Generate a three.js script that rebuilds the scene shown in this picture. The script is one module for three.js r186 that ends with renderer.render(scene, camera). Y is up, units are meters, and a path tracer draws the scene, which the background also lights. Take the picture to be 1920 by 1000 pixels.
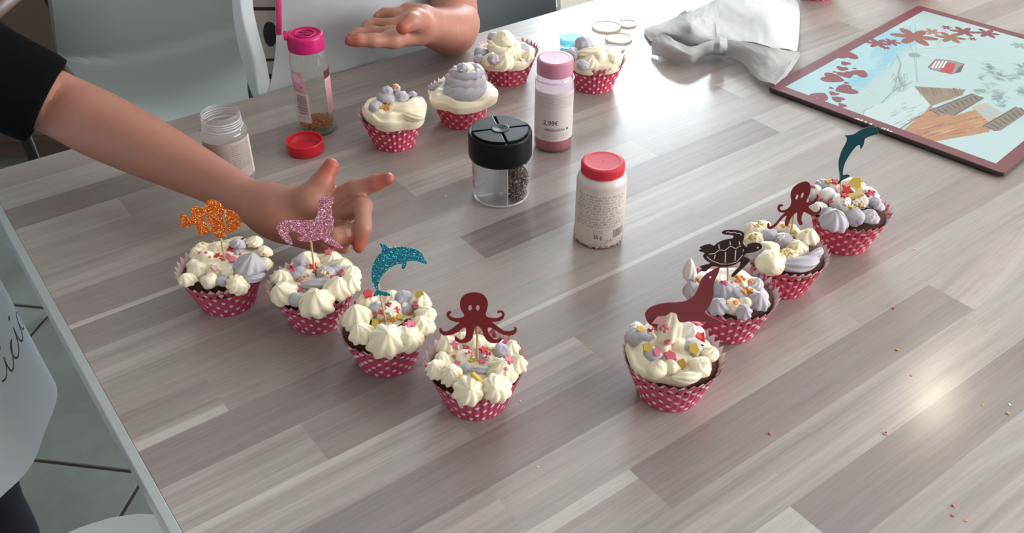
import * as THREE from 'three';
import { mergeGeometries, mergeVertices, toCreasedNormals } from 'three/addons/utils/BufferGeometryUtils.js';
import { RoundedBoxGeometry } from 'three/addons/geometries/RoundedBoxGeometry.js';
import { RectAreaLightUniformsLib } from 'three/addons/lights/RectAreaLightUniformsLib.js';

// ------------------------------------------------------------------ camera, sky, lights, exposure
const scene = new THREE.Scene();
const F = 1752, PITCH = THREE.MathUtils.degToRad(36.4), TOP = 0.75, EYE = 0.52;
const camera = new THREE.PerspectiveCamera(2 * Math.atan(500 / F) * 180 / Math.PI, 1920 / 1000, 0.05, 40);
camera.position.set(0, TOP + EYE, 0);
camera.rotation.set(-PITCH, 0, 0);
scene.add(camera);
const renderer = new THREE.WebGLRenderer({ antialias: true });
renderer.toneMapping = THREE.LinearToneMapping;
renderer.toneMappingExposure = 1.3;
renderer.shadowMap.enabled = true;
scene.background = new THREE.Color(0.75, 0.85, 1.0);
RectAreaLightUniformsLib.init();
const ROOM = { x0: -3.0, x1: 3.2, z0: -4.2, z1: 3.0, h: 2.6 };
const DOOR = { x0: 0.13, x1: 1.03, y0: 0.1, y1: 2.35 };      // glazed door in the far wall
const SIDE = { z0: -1.5, z1: 0.9, y0: 0.85, y1: 2.25 };      // window in the right-hand wall
function areaLight(w, h, at, to, color, power) {
  const l = new THREE.RectAreaLight(color, power, w, h);
  l.position.set(...at); l.lookAt(...to); scene.add(l);
}
areaLight(DOOR.x1 - DOOR.x0 - 0.1, DOOR.y1 - DOOR.y0 - 0.1, [(DOOR.x0 + DOOR.x1) / 2, (DOOR.y0 + DOOR.y1) / 2, ROOM.z0 + 0.02], [(DOOR.x0 + DOOR.x1) / 2, (DOOR.y0 + DOOR.y1) / 2, 0], new THREE.Color(0.80, 0.92, 1.0), 20);
areaLight(SIDE.z1 - SIDE.z0 - 0.1, SIDE.y1 - SIDE.y0 - 0.1, [ROOM.x1 - 0.02, (SIDE.y0 + SIDE.y1) / 2, (SIDE.z0 + SIDE.z1) / 2], [0, (SIDE.y0 + SIDE.y1) / 2, (SIDE.z0 + SIDE.z1) / 2], new THREE.Color(1.0, 0.95, 0.91), 9.5);

// ------------------------------------------------------------------ helpers
const V = (x, y, z) => new THREE.Vector3(x, y, z);
const sinP = Math.sin(PITCH), cosP = Math.cos(PITCH);
const ray = (px, py) => V((px - 960) / F, -sinP + cosP * (500 - py) / F, -cosP - sinP * (500 - py) / F);
const at = (px, py, depth) => ray(px, py).multiplyScalar(depth).add(camera.position);          // pixel and depth to a point
const onY = (px, py, y = 0) => { const d = ray(px, py); return d.multiplyScalar((y - EYE) / d.y).add(camera.position); };   // on the plane y above the table
const U = V(0.8038, 0, -0.5949), W = V(0.5949, 0, 0.8038), O = V(-0.5521, TOP, -0.8675);       // table axes: along the staves, towards us
const tab = (s, t, y = 0) => O.clone().addScaledVector(U, s).addScaledVector(W, t).setY(TOP + y);
const TURN = Math.atan2(0.5949, 0.8038);                                                          // turns +x into U
function rng(seed) { let a = seed >>> 0; return () => { a = (a + 0x6D2B79F5) >>> 0; let t = a; t = Math.imul(t ^ (t >>> 15), t | 1); t ^= t + Math.imul(t ^ (t >>> 7), t | 61); return ((t ^ (t >>> 14)) >>> 0) / 4294967296; }; }
const hash = (x, y, z) => { let h = Math.imul(x | 0, 374761393) ^ Math.imul(y | 0, 668265263) ^ Math.imul(z | 0, 1274126177); h = Math.imul(h ^ (h >>> 13), 1274126177); return ((h ^ (h >>> 16)) >>> 0) / 4294967296; };
const sm = (t) => t * t * (3 - 2 * t), lerp = (a, b, t) => a + (b - a) * t, clamp = (x, a = 0, b = 1) => Math.min(b, Math.max(a, x));
function noise2(x, y, s = 0, wx = 0, wy = 0) {
  const ix = Math.floor(x), iy = Math.floor(y), a = sm(x - ix), b = sm(y - iy), m = (i, w) => (w ? ((i % w) + w) % w : i);
  const h = (i, j) => hash(m(i, wx), m(j, wy), s);
  return lerp(lerp(h(ix, iy), h(ix + 1, iy), a), lerp(h(ix, iy + 1), h(ix + 1, iy + 1), a), b);
}
function noise3(x, y, z, s = 0) { const k = Math.floor(z), c = sm(z - k); return lerp(noise2(x, y, s * 977 + k * 31), noise2(x, y, s * 977 + (k + 1) * 31), c); }
const taken = {};
function numbered(name) { const n = taken[name] = (taken[name] ?? -1) + 1; return n ? `${name}_${String(n).padStart(3, '0')}` : name; }
function tag(o, label, category, group) { o.userData.label = label; o.userData.category = category; if (group) o.userData.group = group; return o; }
function thing(name, label, category, pos = V(0, 0, 0), turn = 0, group) {
  const g = new THREE.Group(); g.name = numbered(name); g.position.copy(pos); g.rotation.y = turn; scene.add(g); return tag(g, label, category, group);
}
function part(parent, name, geometry, material, label) {
  const m = new THREE.Mesh(geometry, material); m.castShadow = m.receiveShadow = true; m.name = name; parent.add(m); if (label) m.userData.label = label; return m;
}
function struct(name, geometry, material) { const m = part(scene, name, geometry, material); m.userData.kind = 'structure'; return m; }
const std = (color, roughness = 0.6, more = {}) => new THREE.MeshStandardMaterial({ color, roughness, ...more });
const phys = (color, roughness = 0.6, more = {}) => new THREE.MeshPhysicalMaterial({ color, roughness, ...more });
function dataTexture(w, h, fn, srgb = true, rep = [1, 1]) {
  const d = new Uint8Array(w * h * 4);
  for (let y = 0; y < h; y++) for (let x = 0; x < w; x++) { const c = fn(x, y), k = (y * w + x) * 4; for (let i = 0; i < 3; i++) d[k + i] = clamp(Math.round(c[i]), 0, 255); d[k + 3] = 255; }
  const t = new THREE.DataTexture(d, w, h, THREE.RGBAFormat); t.wrapS = t.wrapT = THREE.RepeatWrapping; t.magFilter = THREE.LinearFilter; t.minFilter = THREE.LinearFilter;
  if (srgb) t.colorSpace = THREE.SRGBColorSpace; t.repeat.set(...rep); t.needsUpdate = true; return t;
}
function canvasTexture(w, h, draw) {
  const c = document.createElement('canvas'); c.width = w; c.height = h; draw(c.getContext('2d'), w, h);
  const t = new THREE.CanvasTexture(c); t.colorSpace = THREE.SRGBColorSpace; t.magFilter = THREE.LinearFilter; return t;
}
const lathe = (pts, seg = 48) => closed(new THREE.LatheGeometry(pts.map((p) => new THREE.Vector2(p[0], p[1])), seg), true);
const boxAt = (w, h, d, x, y, z) => new THREE.BoxGeometry(w, h, d).translate(x, y, z);
function tube(points, r, seg = 24, rs = 8) { return new THREE.TubeGeometry(new THREE.CatmullRomCurve3(points), seg, r, rs, false); }
function grid(nu, nv, fn, thick = 0) {      // a sheet of points fn(u, v); with thick it gets a back and a rim
  const P = [], I = [], UV = [], n = (nu + 1) * (nv + 1);
  for (let j = 0; j <= nv; j++) for (let i = 0; i <= nu; i++) { const p = fn(i / nu, j / nv); P.push(p.x, p.y, p.z); UV.push(i / nu, j / nv); }
  for (let j = 0; j < nv; j++) for (let i = 0; i < nu; i++) { const a = j * (nu + 1) + i, b = a + 1, c = a + nu + 1, d = c + 1; I.push(a, b, d, a, d, c); }
  let g = new THREE.BufferGeometry(); g.setAttribute('position', new THREE.Float32BufferAttribute(P, 3)); g.setAttribute('uv', new THREE.Float32BufferAttribute(UV, 2)); g.setIndex(I); g.computeVertexNormals();
  if (!thick) return g;
  const N = g.attributes.normal, Q = P.slice(), J = I.slice(), UV2 = UV.concat(UV);
  for (let k = 0; k < n; k++) Q.push(P[k * 3] - N.getX(k) * thick, P[k * 3 + 1] - N.getY(k) * thick, P[k * 3 + 2] - N.getZ(k) * thick);
  for (let k = 0; k < I.length; k += 3) J.push(I[k] + n, I[k + 2] + n, I[k + 1] + n);
  const rim = []; for (let i = 0; i <= nu; i++) rim.push(i); for (let j = 1; j <= nv; j++) rim.push(j * (nu + 1) + nu); for (let i = nu - 1; i >= 0; i--) rim.push(nv * (nu + 1) + i); for (let j = nv - 1; j > 0; j--) rim.push(j * (nu + 1));
  for (let k = 0; k < rim.length; k++) { const a = rim[k], b = rim[(k + 1) % rim.length]; J.push(b, a, a + n, b, a + n, b + n); }
  g = new THREE.BufferGeometry(); g.setAttribute('position', new THREE.Float32BufferAttribute(Q, 3)); g.setAttribute('uv', new THREE.Float32BufferAttribute(UV2, 2)); g.setIndex(J);
  return toCreasedNormals(g, 0.9);
}
function closed(g, keepUV = false) {        // weld and face outwards
  if (!keepUV) { g.deleteAttribute('uv'); g.deleteAttribute('normal'); g = mergeVertices(g, 1e-6); }
  const p = g.attributes.position, I = g.index.array; let vol = 0; const a = V(0, 0, 0), b = V(0, 0, 0), c = V(0, 0, 0);
  for (let k = 0; k < I.length; k += 3) { a.fromBufferAttribute(p, I[k]); b.fromBufferAttribute(p, I[k + 1]); c.fromBufferAttribute(p, I[k + 2]); vol += a.dot(b.cross(c)); }
  if (vol < 0) for (let k = 0; k < I.length; k += 3) { const t = I[k + 1]; I[k + 1] = I[k + 2]; I[k + 2] = t; }
  if (vol < 0 || !keepUV) g.computeVertexNormals();
  return g;
}
function spline2(rows, u, v) {               // Catmull-Rom through a grid of Vector3
  const cr = (p, t) => { const n = p.length - 1, x = t * n, i = Math.min(n - 1, Math.floor(x)), f = x - i, a = p[Math.max(0, i - 1)], b = p[i], c = p[i + 1], d = p[Math.min(n, i + 2)]; const g = (k) => 0.5 * (2 * b[k] + (c[k] - a[k]) * f + (2 * a[k] - 5 * b[k] + 4 * c[k] - d[k]) * f * f + (3 * b[k] - a[k] - 3 * c[k] + d[k]) * f * f * f); return V(g('x'), g('y'), g('z')); };
  return cr(rows.map((r) => cr(r, u)), v);
}
// signed distance meshing (naive surface nets)
function seg(p, b) { const ax = b.a.x, ay = b.a.y, az = b.a.z, dx = b.b.x - ax, dy = b.b.y - ay, dz = b.b.z - az; const t = clamp(((p.x - ax) * dx + (p.y - ay) * dy + (p.z - az) * dz) / (dx * dx + dy * dy + dz * dz + 1e-12)); return Math.hypot(p.x - ax - dx * t, p.y - ay - dy * t, p.z - az - dz * t) - (b.ra + (b.rb - b.ra) * t); }
const smin = (a, b, k) => { const h = Math.max(k - Math.abs(a - b), 0) / k; return Math.min(a, b) - h * h * k * 0.25; };
const bone = (a, b, ra, rb = ra) => ({ a, b, ra, rb });
const chain = (...list) => { const out = []; for (let i = 0; i + 1 < list.length; i++) out.push(bone(list[i][0], list[i + 1][0], list[i][1], list[i + 1][1])); return out; };
const union = (bones) => (p) => { let d = 1e9; for (const b of bones) d = Math.min(d, seg(p, b)); return d; };
const both = (f, g, k) => (p) => smin(f(p), g(p), k);
function limb(...list) {                      // a smooth run of short bones through the given points and radii
  const c = new THREE.CatmullRomCurve3(list.map((q) => q[0]), false, 'centripetal'), n = list.length - 1, out = [], pts = [];
  for (let i = 0; i <= n * 5; i++) { const t = i / (n * 5), k = Math.min(n - 1, Math.floor(t * n)), f = t * n - k, r = (j) => list[clamp(j, 0, n)][1]; pts.push([c.getPoint(t), 0.5 * (2 * r(k) + (r(k + 1) - r(k - 1)) * f + (2 * r(k - 1) - 5 * r(k) + 4 * r(k + 1) - r(k + 2)) * f * f + (3 * r(k) - r(k - 1) - 3 * r(k + 1) + r(k + 2)) * f * f * f)]); }
  for (let i = 0; i + 1 < pts.length; i++) out.push(bone(pts[i][0], pts[i + 1][0], pts[i][1], pts[i + 1][1]));
  return out;
}
const blend = (bones, k) => (p) => { let d = 1e9; for (const b of bones) d = smin(d, seg(p, b), k); return d; };
const ellip = (c, r) => (p) => { const x = (p.x - c.x) / r.x, y = (p.y - c.y) / r.y, z = (p.z - c.z) / r.z, k0 = Math.hypot(x, y, z), k1 = Math.hypot(x / r.x, y / r.y, z / r.z); return k1 < 1e-9 ? -Math.min(r.x, r.y, r.z) : k0 * (k0 - 1) / k1; };
function mesh(f, lo, hi, h) {
  const n = [0, 1, 2].map((k) => Math.ceil((hi.getComponent(k) - lo.getComponent(k)) / h) + 1), [nx, ny, nz] = n, val = new Float32Array(nx * ny * nz), p = V(0, 0, 0), id = (i, j, k) => i + nx * (j + ny * k);
  for (let k = 0; k < nz; k++) for (let j = 0; j < ny; j++) for (let i = 0; i < nx; i++) val[id(i, j, k)] = f(p.set(lo.x + i * h, lo.y + j * h, lo.z + k * h));
  const idx = new Int32Array(nx * ny * nz).fill(-1), P = [], I = [];
  const E = [[0, 1], [2, 3], [4, 5], [6, 7], [0, 2], [1, 3], [4, 6], [5, 7], [0, 4], [1, 5], [2, 6], [3, 7]];
  for (let k = 0; k < nz - 1; k++) for (let j = 0; j < ny - 1; j++) for (let i = 0; i < nx - 1; i++) {
    const c = []; let neg = 0; for (let q = 0; q < 8; q++) { c[q] = val[id(i + (q & 1), j + ((q >> 1) & 1), k + (q >> 2))]; if (c[q] < 0) neg++; }
    if (neg === 0 || neg === 8) continue;
    let x = 0, y = 0, z = 0, m = 0;
    for (const [a, b] of E) if ((c[a] < 0) !== (c[b] < 0)) { const t = c[a] / (c[a] - c[b]); x += lerp(a & 1, b & 1, t); y += lerp((a >> 1) & 1, (b >> 1) & 1, t); z += lerp(a >> 2, b >> 2, t); m++; }
    idx[id(i, j, k)] = P.length / 3; P.push(lo.x + (i + x / m) * h, lo.y + (j + y / m) * h, lo.z + (k + z / m) * h);
  }
  const quad = (a, b, c, d, flip) => { if (a < 0 || b < 0 || c < 0 || d < 0) return; if (flip) I.push(a, c, b, a, d, c); else I.push(a, b, c, a, c, d); };
  for (let k = 1; k < nz - 1; k++) for (let j = 1; j < ny - 1; j++) for (let i = 1; i < nx - 1; i++) {
    const v0 = val[id(i, j, k)] < 0;
    if (v0 !== (val[id(i + 1, j, k)] < 0)) quad(idx[id(i, j - 1, k - 1)], idx[id(i, j, k - 1)], idx[id(i, j, k)], idx[id(i, j - 1, k)], !v0);
    if (v0 !== (val[id(i, j + 1, k)] < 0)) quad(idx[id(i - 1, j, k - 1)], idx[id(i - 1, j, k)], idx[id(i, j, k)], idx[id(i, j, k - 1)], !v0);
    if (v0 !== (val[id(i, j, k + 1)] < 0)) quad(idx[id(i - 1, j - 1, k)], idx[id(i, j - 1, k)], idx[id(i, j, k)], idx[id(i - 1, j, k)], !v0);
  }
  const g = new THREE.BufferGeometry(), N = new Float32Array(P.length), e = h * 0.5;
  for (let q = 0; q < P.length; q += 3) { const X = P[q], Y = P[q + 1], Z = P[q + 2]; const d = V(f(p.set(X + e, Y, Z)) - f(p.set(X - e, Y, Z)), f(p.set(X, Y + e, Z)) - f(p.set(X, Y - e, Z)), f(p.set(X, Y, Z + e)) - f(p.set(X, Y, Z - e))).normalize(); N[q] = d.x; N[q + 1] = d.y; N[q + 2] = d.z; }
  g.setAttribute('position', new THREE.Float32BufferAttribute(P, 3)); g.setAttribute('normal', new THREE.BufferAttribute(N, 3)); g.setIndex(I); return g;
}
function bounds(bones, pad) { const lo = V(1e9, 1e9, 1e9), hi = V(-1e9, -1e9, -1e9); for (const b of bones) for (const [p, r] of [[b.a, b.ra], [b.b, b.rb]]) { lo.min(p.clone().subScalar(r + pad)); hi.max(p.clone().addScalar(r + pad)); } return [lo, hi]; }

// ------------------------------------------------------------------ the room
const wallMat = std('#cfcbc4', 0.9), ceilMat = std('#e4e2dd', 0.95), trimMat = std('#dcdad6', 0.5);
{
  const { x0, x1, z0, z1, h } = ROOM, th = 0.15, midx = (x0 + x1) / 2, midz = (z0 + z1) / 2, lx = x1 - x0, lz = z1 - z0;
  struct('ceiling', boxAt(lx + 2 * th, th, lz + 2 * th, midx, h + th / 2, midz), ceilMat);
  struct('wall_left', boxAt(th, h, lz, x0 - th / 2, h / 2, midz), wallMat);
  struct('wall_front', boxAt(lx + 2 * th, h, th, midx, h / 2, z1 + th / 2), wallMat);
  const holeX = (d, z) => [boxAt(d.x0 - x0 + th, h, th, (x0 - th + d.x0) / 2, h / 2, z), boxAt(x1 + th - d.x1, h, th, (x1 + th + d.x1) / 2, h / 2, z), boxAt(d.x1 - d.x0, h - d.y1, th, (d.x0 + d.x1) / 2, (h + d.y1) / 2, z), boxAt(d.x1 - d.x0, d.y0, th, (d.x0 + d.x1) / 2, d.y0 / 2, z)];
  struct('wall_back', mergeGeometries(holeX(DOOR, z0 - th / 2)), wallMat);
  const s = SIDE, x = x1 + th / 2;
  struct('wall_right', mergeGeometries([boxAt(th, h, s.z0 - z0, x, h / 2, (z0 + s.z0) / 2), boxAt(th, h, z1 - s.z1, x, h / 2, (z1 + s.z1) / 2), boxAt(th, h - s.y1, s.z1 - s.z0, x, (h + s.y1) / 2, (s.z0 + s.z1) / 2), boxAt(th, s.y0, s.z1 - s.z0, x, s.y0 / 2, (s.z0 + s.z1) / 2)]), wallMat);
  struct('baseboard_left', boxAt(0.015, 0.08, lz, x0 + 0.0075, 0.052, midz), trimMat);
  // glazing
  const pane = phys('#ffffff', 0.02, { transmission: 1, thickness: 0, side: THREE.DoubleSide });
  const dw = DOOR.x1 - DOOR.x0, dh = DOOR.y1 - DOOR.y0, dcx = (DOOR.x0 + DOOR.x1) / 2, dcy = (DOOR.y0 + DOOR.y1) / 2;
  const door = struct('window_1', mergeGeometries([boxAt(0.05, dh, 0.07, DOOR.x0 + 0.025, dcy, z0 - 0.06), boxAt(0.05, dh, 0.07, DOOR.x1 - 0.025, dcy, z0 - 0.06), boxAt(dw - 0.1, 0.05, 0.07, dcx, DOOR.y1 - 0.025, z0 - 0.06), boxAt(dw - 0.1, 0.05, 0.07, dcx, DOOR.y0 + 0.025, z0 - 0.06)]), trimMat);
  part(door, 'pane', boxAt(dw - 0.1, dh - 0.1, 0.006, dcx, dcy, z0 - 0.06), pane);
  const sw = SIDE.z1 - SIDE.z0, sh = SIDE.y1 - SIDE.y0, scz = (SIDE.z0 + SIDE.z1) / 2, scy = (SIDE.y0 + SIDE.y1) / 2;
  const win = struct('window_2', mergeGeometries([boxAt(0.07, sh, 0.05, x1 + 0.06, scy, SIDE.z0 + 0.025), boxAt(0.07, sh, 0.05, x1 + 0.06, scy, SIDE.z1 - 0.025), boxAt(0.07, 0.05, sw - 0.1, x1 + 0.06, SIDE.y1 - 0.025, scz), boxAt(0.07, 0.05, sw - 0.1, x1 + 0.06, SIDE.y0 + 0.025, scz), boxAt(0.07, sh - 0.1, 0.04, x1 + 0.06, scy, scz)]), trimMat);
  for (const k of [-1, 1]) part(win, 'pane', boxAt(0.006, sh - 0.1, sw / 2 - 0.07, x1 + 0.06, scy, scz + k * (sw / 4 - 0.015)), pane);
  // tiled floor: every tile its own piece, the grout is the slab between them
  const floor = struct('floor', boxAt(lx + 2 * th, th, lz + 2 * th, midx, -th / 2, midz), std('#5b4a3d', 0.9));
  const tileTex = dataTexture(256, 256, (i, j) => { const n = 0.5 * noise2(i / 40, j / 40, 3, 6.4, 6.4) + 0.3 * noise2(i / 12, j / 12, 5) + 0.2 * hash(i, j, 2); const v = 222 + 33 * n; return [v, v, v]; }, true, [2.4, 2.4]);
  const tileMats = ['#8f9692', '#8a918d', '#949a95'].map((c) => std(c, 0.45, { map: tileTex }));
  const A = 8.17 * Math.PI / 180, e1 = [Math.cos(A), Math.sin(A)], e2 = [-Math.sin(A), Math.cos(A)], T = 0.4046, gap = 0.0035, R = rng(11);
  const clip = (poly, inside, cut) => { const out = []; poly.forEach((p, i) => { const q = poly[(i + 1) % poly.length]; if (inside(p)) out.push(p); if (inside(p) !== inside(q)) out.push(cut(p, q)); }); return out; };
  const cutAt = (k, v) => (p, q) => { const t = (v - p[k]) / (q[k] - p[k]); return [lerp(p[0], q[0], t), lerp(p[1], q[1], t)]; };
  for (let i = -14; i < 16; i++) for (let j = -16; j < 16; j++) {
    let poly = [[0, 0], [1, 0], [1, 1], [0, 1]].map(([a, b]) => { const x = i * T + (a ? T - gap : gap), z = j * T + (b ? T - gap : gap); return [-0.642 + x * e1[0] + z * e2[0], -1.104 + x * e1[1] + z * e2[1]]; });
    poly = clip(poly, (p) => p[0] > x0, cutAt(0, x0)); poly = clip(poly, (p) => p[0] < x1, cutAt(0, x1)); poly = clip(poly, (p) => p[1] > z0, cutAt(1, z0)); poly = clip(poly, (p) => p[1] < z1, cutAt(1, z1));
    if (poly.length < 3) continue;
    const area = Math.abs(poly.reduce((a, p, k) => { const q = poly[(k + 1) % poly.length]; return a + p[0] * q[1] - p[1] * q[0]; }, 0)) / 2; if (area < 0.004) continue;
    const g = new THREE.ExtrudeGeometry(new THREE.Shape(poly.map((p) => new THREE.Vector2(p[0], -p[1]))), { depth: 0.004, bevelEnabled: true, bevelSize: 0.0012, bevelThickness: 0.0012, bevelOffset: -0.0012, bevelSegments: 1 });
    part(floor, 'tile', g.rotateX(-Math.PI / 2).translate(0, 0.001, 0), tileMats[Math.floor(R() * 3)]);
  }
  // ceiling spotlight whose reflection lies on the table
  const L = thing('ceiling_lamp', 'small round white ceiling spot lamp with a warm glowing lens', 'lamp', V(1.46, h, -2.33));
  part(L, 'housing', lathe([[0.001, 0], [0.06, 0], [0.06, -0.02], [0.05, -0.05], [0.044, -0.05], [0.044, -0.03], [0.001, -0.03]], 32), trimMat);
  part(L, 'lens', lathe([[0.001, -0.031], [0.043, -0.031], [0.043, -0.044], [0.03, -0.049], [0.001, -0.051]].reverse(), 32), std('#fff4e0', 0.3, { emissive: new THREE.Color(1, 0.85, 0.66), emissiveIntensity: 55 }));
  const spot = new THREE.SpotLight(new THREE.Color(1, 0.84, 0.64), 3, 0, 1.1, 0.6, 2); spot.position.set(1.46, h - 0.06, -2.33); spot.target.position.set(1.46, 0, -2.33); spot.castShadow = true; spot.shadow.radius = 2; scene.add(spot, spot.target);
}

// ------------------------------------------------------------------ the table and its staves
const grains = [0, 1, 2].map((k) => dataTexture(1024, 256, (i, j) => {
  let w = j;
  if (k === 2) { const x = (i / 1024) * 2 - 1; w = j + 46 * Math.cos(x * Math.PI) * (0.6 + 0.8 * noise2(i / 256, j / 128, 71, 4, 2)); }
  const warp = 5 * noise2(i / 128, j / 64, 21 + k, 8, 4);
  const fine = noise2(i / 64, (w + warp) / 1.6, 31 + k, 16, 160), mid = noise2(i / 170.67, (w + warp) / 7.11, 41 + k, 6, 36), wide = noise2(i / 256, (w + warp) / 25.6, 51 + k, 4, 10), pore = noise2(i / 20, j / 1.2, 61 + k) ** 3;
  const a = k === 0 ? [0.06, 0.04, 0.05] : k === 1 ? [0.08, 0.11, 0.10] : [0.06, 0.14, 0.10];
  const v = [1.0, 1.065, 1.075][k] - a[0] * fine - a[1] * mid ** 1.4 - a[2] * wide - 0.05 * pore, tint = noise2(i / 204.8, (w + warp) / 18.29, 81 + k, 5, 14) - 0.5;
  return [252 * v * (1 + 0.022 * tint), 252 * v * (1 - 0.016 * tint), 252 * v * (1 - 0.012 * tint)];
}, true, [1 / 0.9, 1 / 0.16]));
{
  const tones = { a: '#c8c3bf', b: '#b2aaa7', c: '#aaa19e', d: '#a39896', e: '#9a8f8e', f: '#8d8281' };
  const mats = {}; for (const [k, c] of Object.entries(tones)) mats[k] = grains.map((map) => phys(c, 0.46, { map, specularIntensity: 0.6, clearcoat: 0.4, clearcoatRoughness: 0.17 }));
  const edges = [-0.0175, 0.028, 0.073, 0.117, 0.160, 0.209, 0.254, 0.300, 0.345, 0.389, 0.434, 0.480, 0.525, 0.571, 0.617, 0.662, 0.708, 0.753, 0.800, 0.846, 0.893, 0.938, 0.984];
  const S0 = -0.012, S1 = 2.0, R = rng(5);
  // per row: [where the stave ends, tone, grain]; after the last the pattern goes on at random
  const rows = [
    [[0.25, 'd', 0], [0.62, 'd', 0], [0.98, 'c', 0]],
    [[0.33, 'b', 0], [0.66, 'c', 1], [1.02, 'b', 0]],
    [[0.15, 'f', 0], [0.47, 'e', 0], [0.83, 'd', 0], [1.2, 'c', 0]],
    [[0.089, 'b', 0], [0.40, 'd', 0], [0.76, 'c', 0], [1.12, 'd', 0]],
    [[0.21, 'c', 0], [0.56, 'c', 1], [0.92, 'b', 0], [1.28, 'c', 0]],
    [[0.27, 'b', 1], [0.62, 'c', 0], [0.98, 'c', 0]],
    [[0.34, 'd', 0], [0.753, 'b', 1], [1.09, 'd', 1]],
    [[0.33, 'e', 0], [0.787, 'e', 0], [1.15, 'b', 0]],
    [[0.23, 'b', 1], [0.602, 'c', 0], [0.97, 'd', 0]],
    [[0.335, 'c', 0], [0.755, 'f', 1], [1.1, 'b', 0]],
    [[0.0585, 'c', 1], [0.45, 'c', 0], [0.82, 'b', 1], [1.2, 'c', 0]],
    [[0.29, 'e', 0], [0.55, 'c', 0], [0.91, 'c', 0], [1.27, 'b', 0]],
    [[0.097, 'b', 1], [0.46, 'd', 0], [0.68, 'd', 0], [1.03, 'c', 0]],
    [[0.33, 'b', 1], [0.69, 'd', 0], [1.06, 'c', 0]],
    [[0.47, 'e', 0], [0.62, 'd', 0], [0.97, 'd', 0]],
    [[0.176, 'b', 1], [0.540, 'b', 0], [0.90, 'b', 0], [1.25, 'c', 0]],
    [[0.268, 'c', 1], [0.637, 'e', 0], [1.0, 'b', 2], [1.36, 'c', 0]],
    [[0.21, 'b', 1], [0.62, 'b', 1], [0.98, 'b', 0]],
    [[0.3355, 'a', 0], [0.72, 'e', 0], [1.08, 'c', 0]],
    [[0.30, 'b', 1], [0.72, 'b', 2], [1.04, 'd', 0]],
    [[0.27, 'c', 0], [0.63, 'b', 1], [1.0, 'c', 0]],
    [[0.2, 'd', 0], [0.56, 'b', 0], [0.93, 'c', 0]],
  ];
  // pale sapwood strips that run along one side of a row: [row, s0, s1, t0, t1]
  const strips = [[7, S0, 0.2, 0.300, 0.3065], [10, S0, 0.0585, 0.4705, 0.480], [13, S0, 0.195, 0.571, 0.5775], [16, 0.10, 0.268, 0.708, 0.719], [11, 0.27, 0.68, 0.5195, 0.525]];
  const T = thing('dining_table', 'long grey-beige wooden table with stave pattern top and pale edge strip', 'table', O.clone().setY(0), TURN);
  const width = edges[edges.length - 1], lx = S1 - S0, mid = (S0 + S1) / 2, mz = width / 2;
  part(T, 'tabletop', boxAt(lx, 0.024, width - edges[0], mid, TOP - 0.018, (width + edges[0]) / 2), std('#9c938b', 0.6));
  const trim = new RoundedBoxGeometry(0.008, 0.031, width - edges[0] + 0.002, 2, 0.0012).translate(S0 - 0.0039, TOP - 0.0155, (width + edges[0]) / 2);
  part(T, 'edge_trim', trim, phys('#a8aeb2', 0.32), 'pale grey edge strip');
  const stave = (s0, s1, t0, t1, tone, k) => {
    const g = boxAt(s1 - s0, 0.006, t1 - t0, (s0 + s1) / 2, TOP - 0.003, (t0 + t1) / 2), p = g.attributes.position, uv = g.attributes.uv, du = R() * 0.9, dv = R() * 0.16;
    for (let i = 0; i < p.count; i++) uv.setXY(i, p.getX(i) + du, k === 2 ? (p.getZ(i) - t0) * 0.9 + 0.05 : p.getZ(i) + dv);
    part(T, 'stave', g, mats[tone][k]);
  };
  rows.forEach((row, i) => {
    let s = S0, list = row.slice(), end = row[row.length - 1][0];
    while (end < S1) { end += 0.34 + 0.04 * R(); list.push([Math.min(end, S1), 'bcdcb'[Math.floor(R() * 5)], R() < 0.5 ? 0 : 1]); }
    const mine = strips.filter((q) => q[0] === i);
    for (const [e, tone, k] of list) {
      const cuts = [s, ...mine.flatMap((q) => [q[1], q[2]]).filter((x) => x > s + 0.002 && x < e - 0.002), e].sort((a, b) => a - b);
      for (let c = 0; c + 1 < cuts.length; c++) {
        let t0 = edges[i], t1 = edges[i + 1];
        for (const q of mine) if (q[1] <= cuts[c] + 0.003 && q[2] >= cuts[c + 1] - 0.003) { if (q[3] <= edges[i] + 1e-4) t0 = q[4]; else t1 = q[3]; }
        stave(cuts[c], cuts[c + 1], t0, t1, tone, k);
      }
      s = e;
    }
    for (const q of mine) stave(q[1], q[2], q[3], q[4], 'a', 0);
  });
  const legMat = std('#e6e4e0', 0.4);
  for (const [a, b] of [[0.16, 0.12], [0.16, width - 0.12], [S1 - 0.16, 0.12], [S1 - 0.16, width - 0.12]]) part(T, 'leg', new RoundedBoxGeometry(0.07, TOP - 0.036, 0.07, 2, 0.005).translate(a, 0.006 + (TOP - 0.036) / 2, b), legMat);
}

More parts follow.
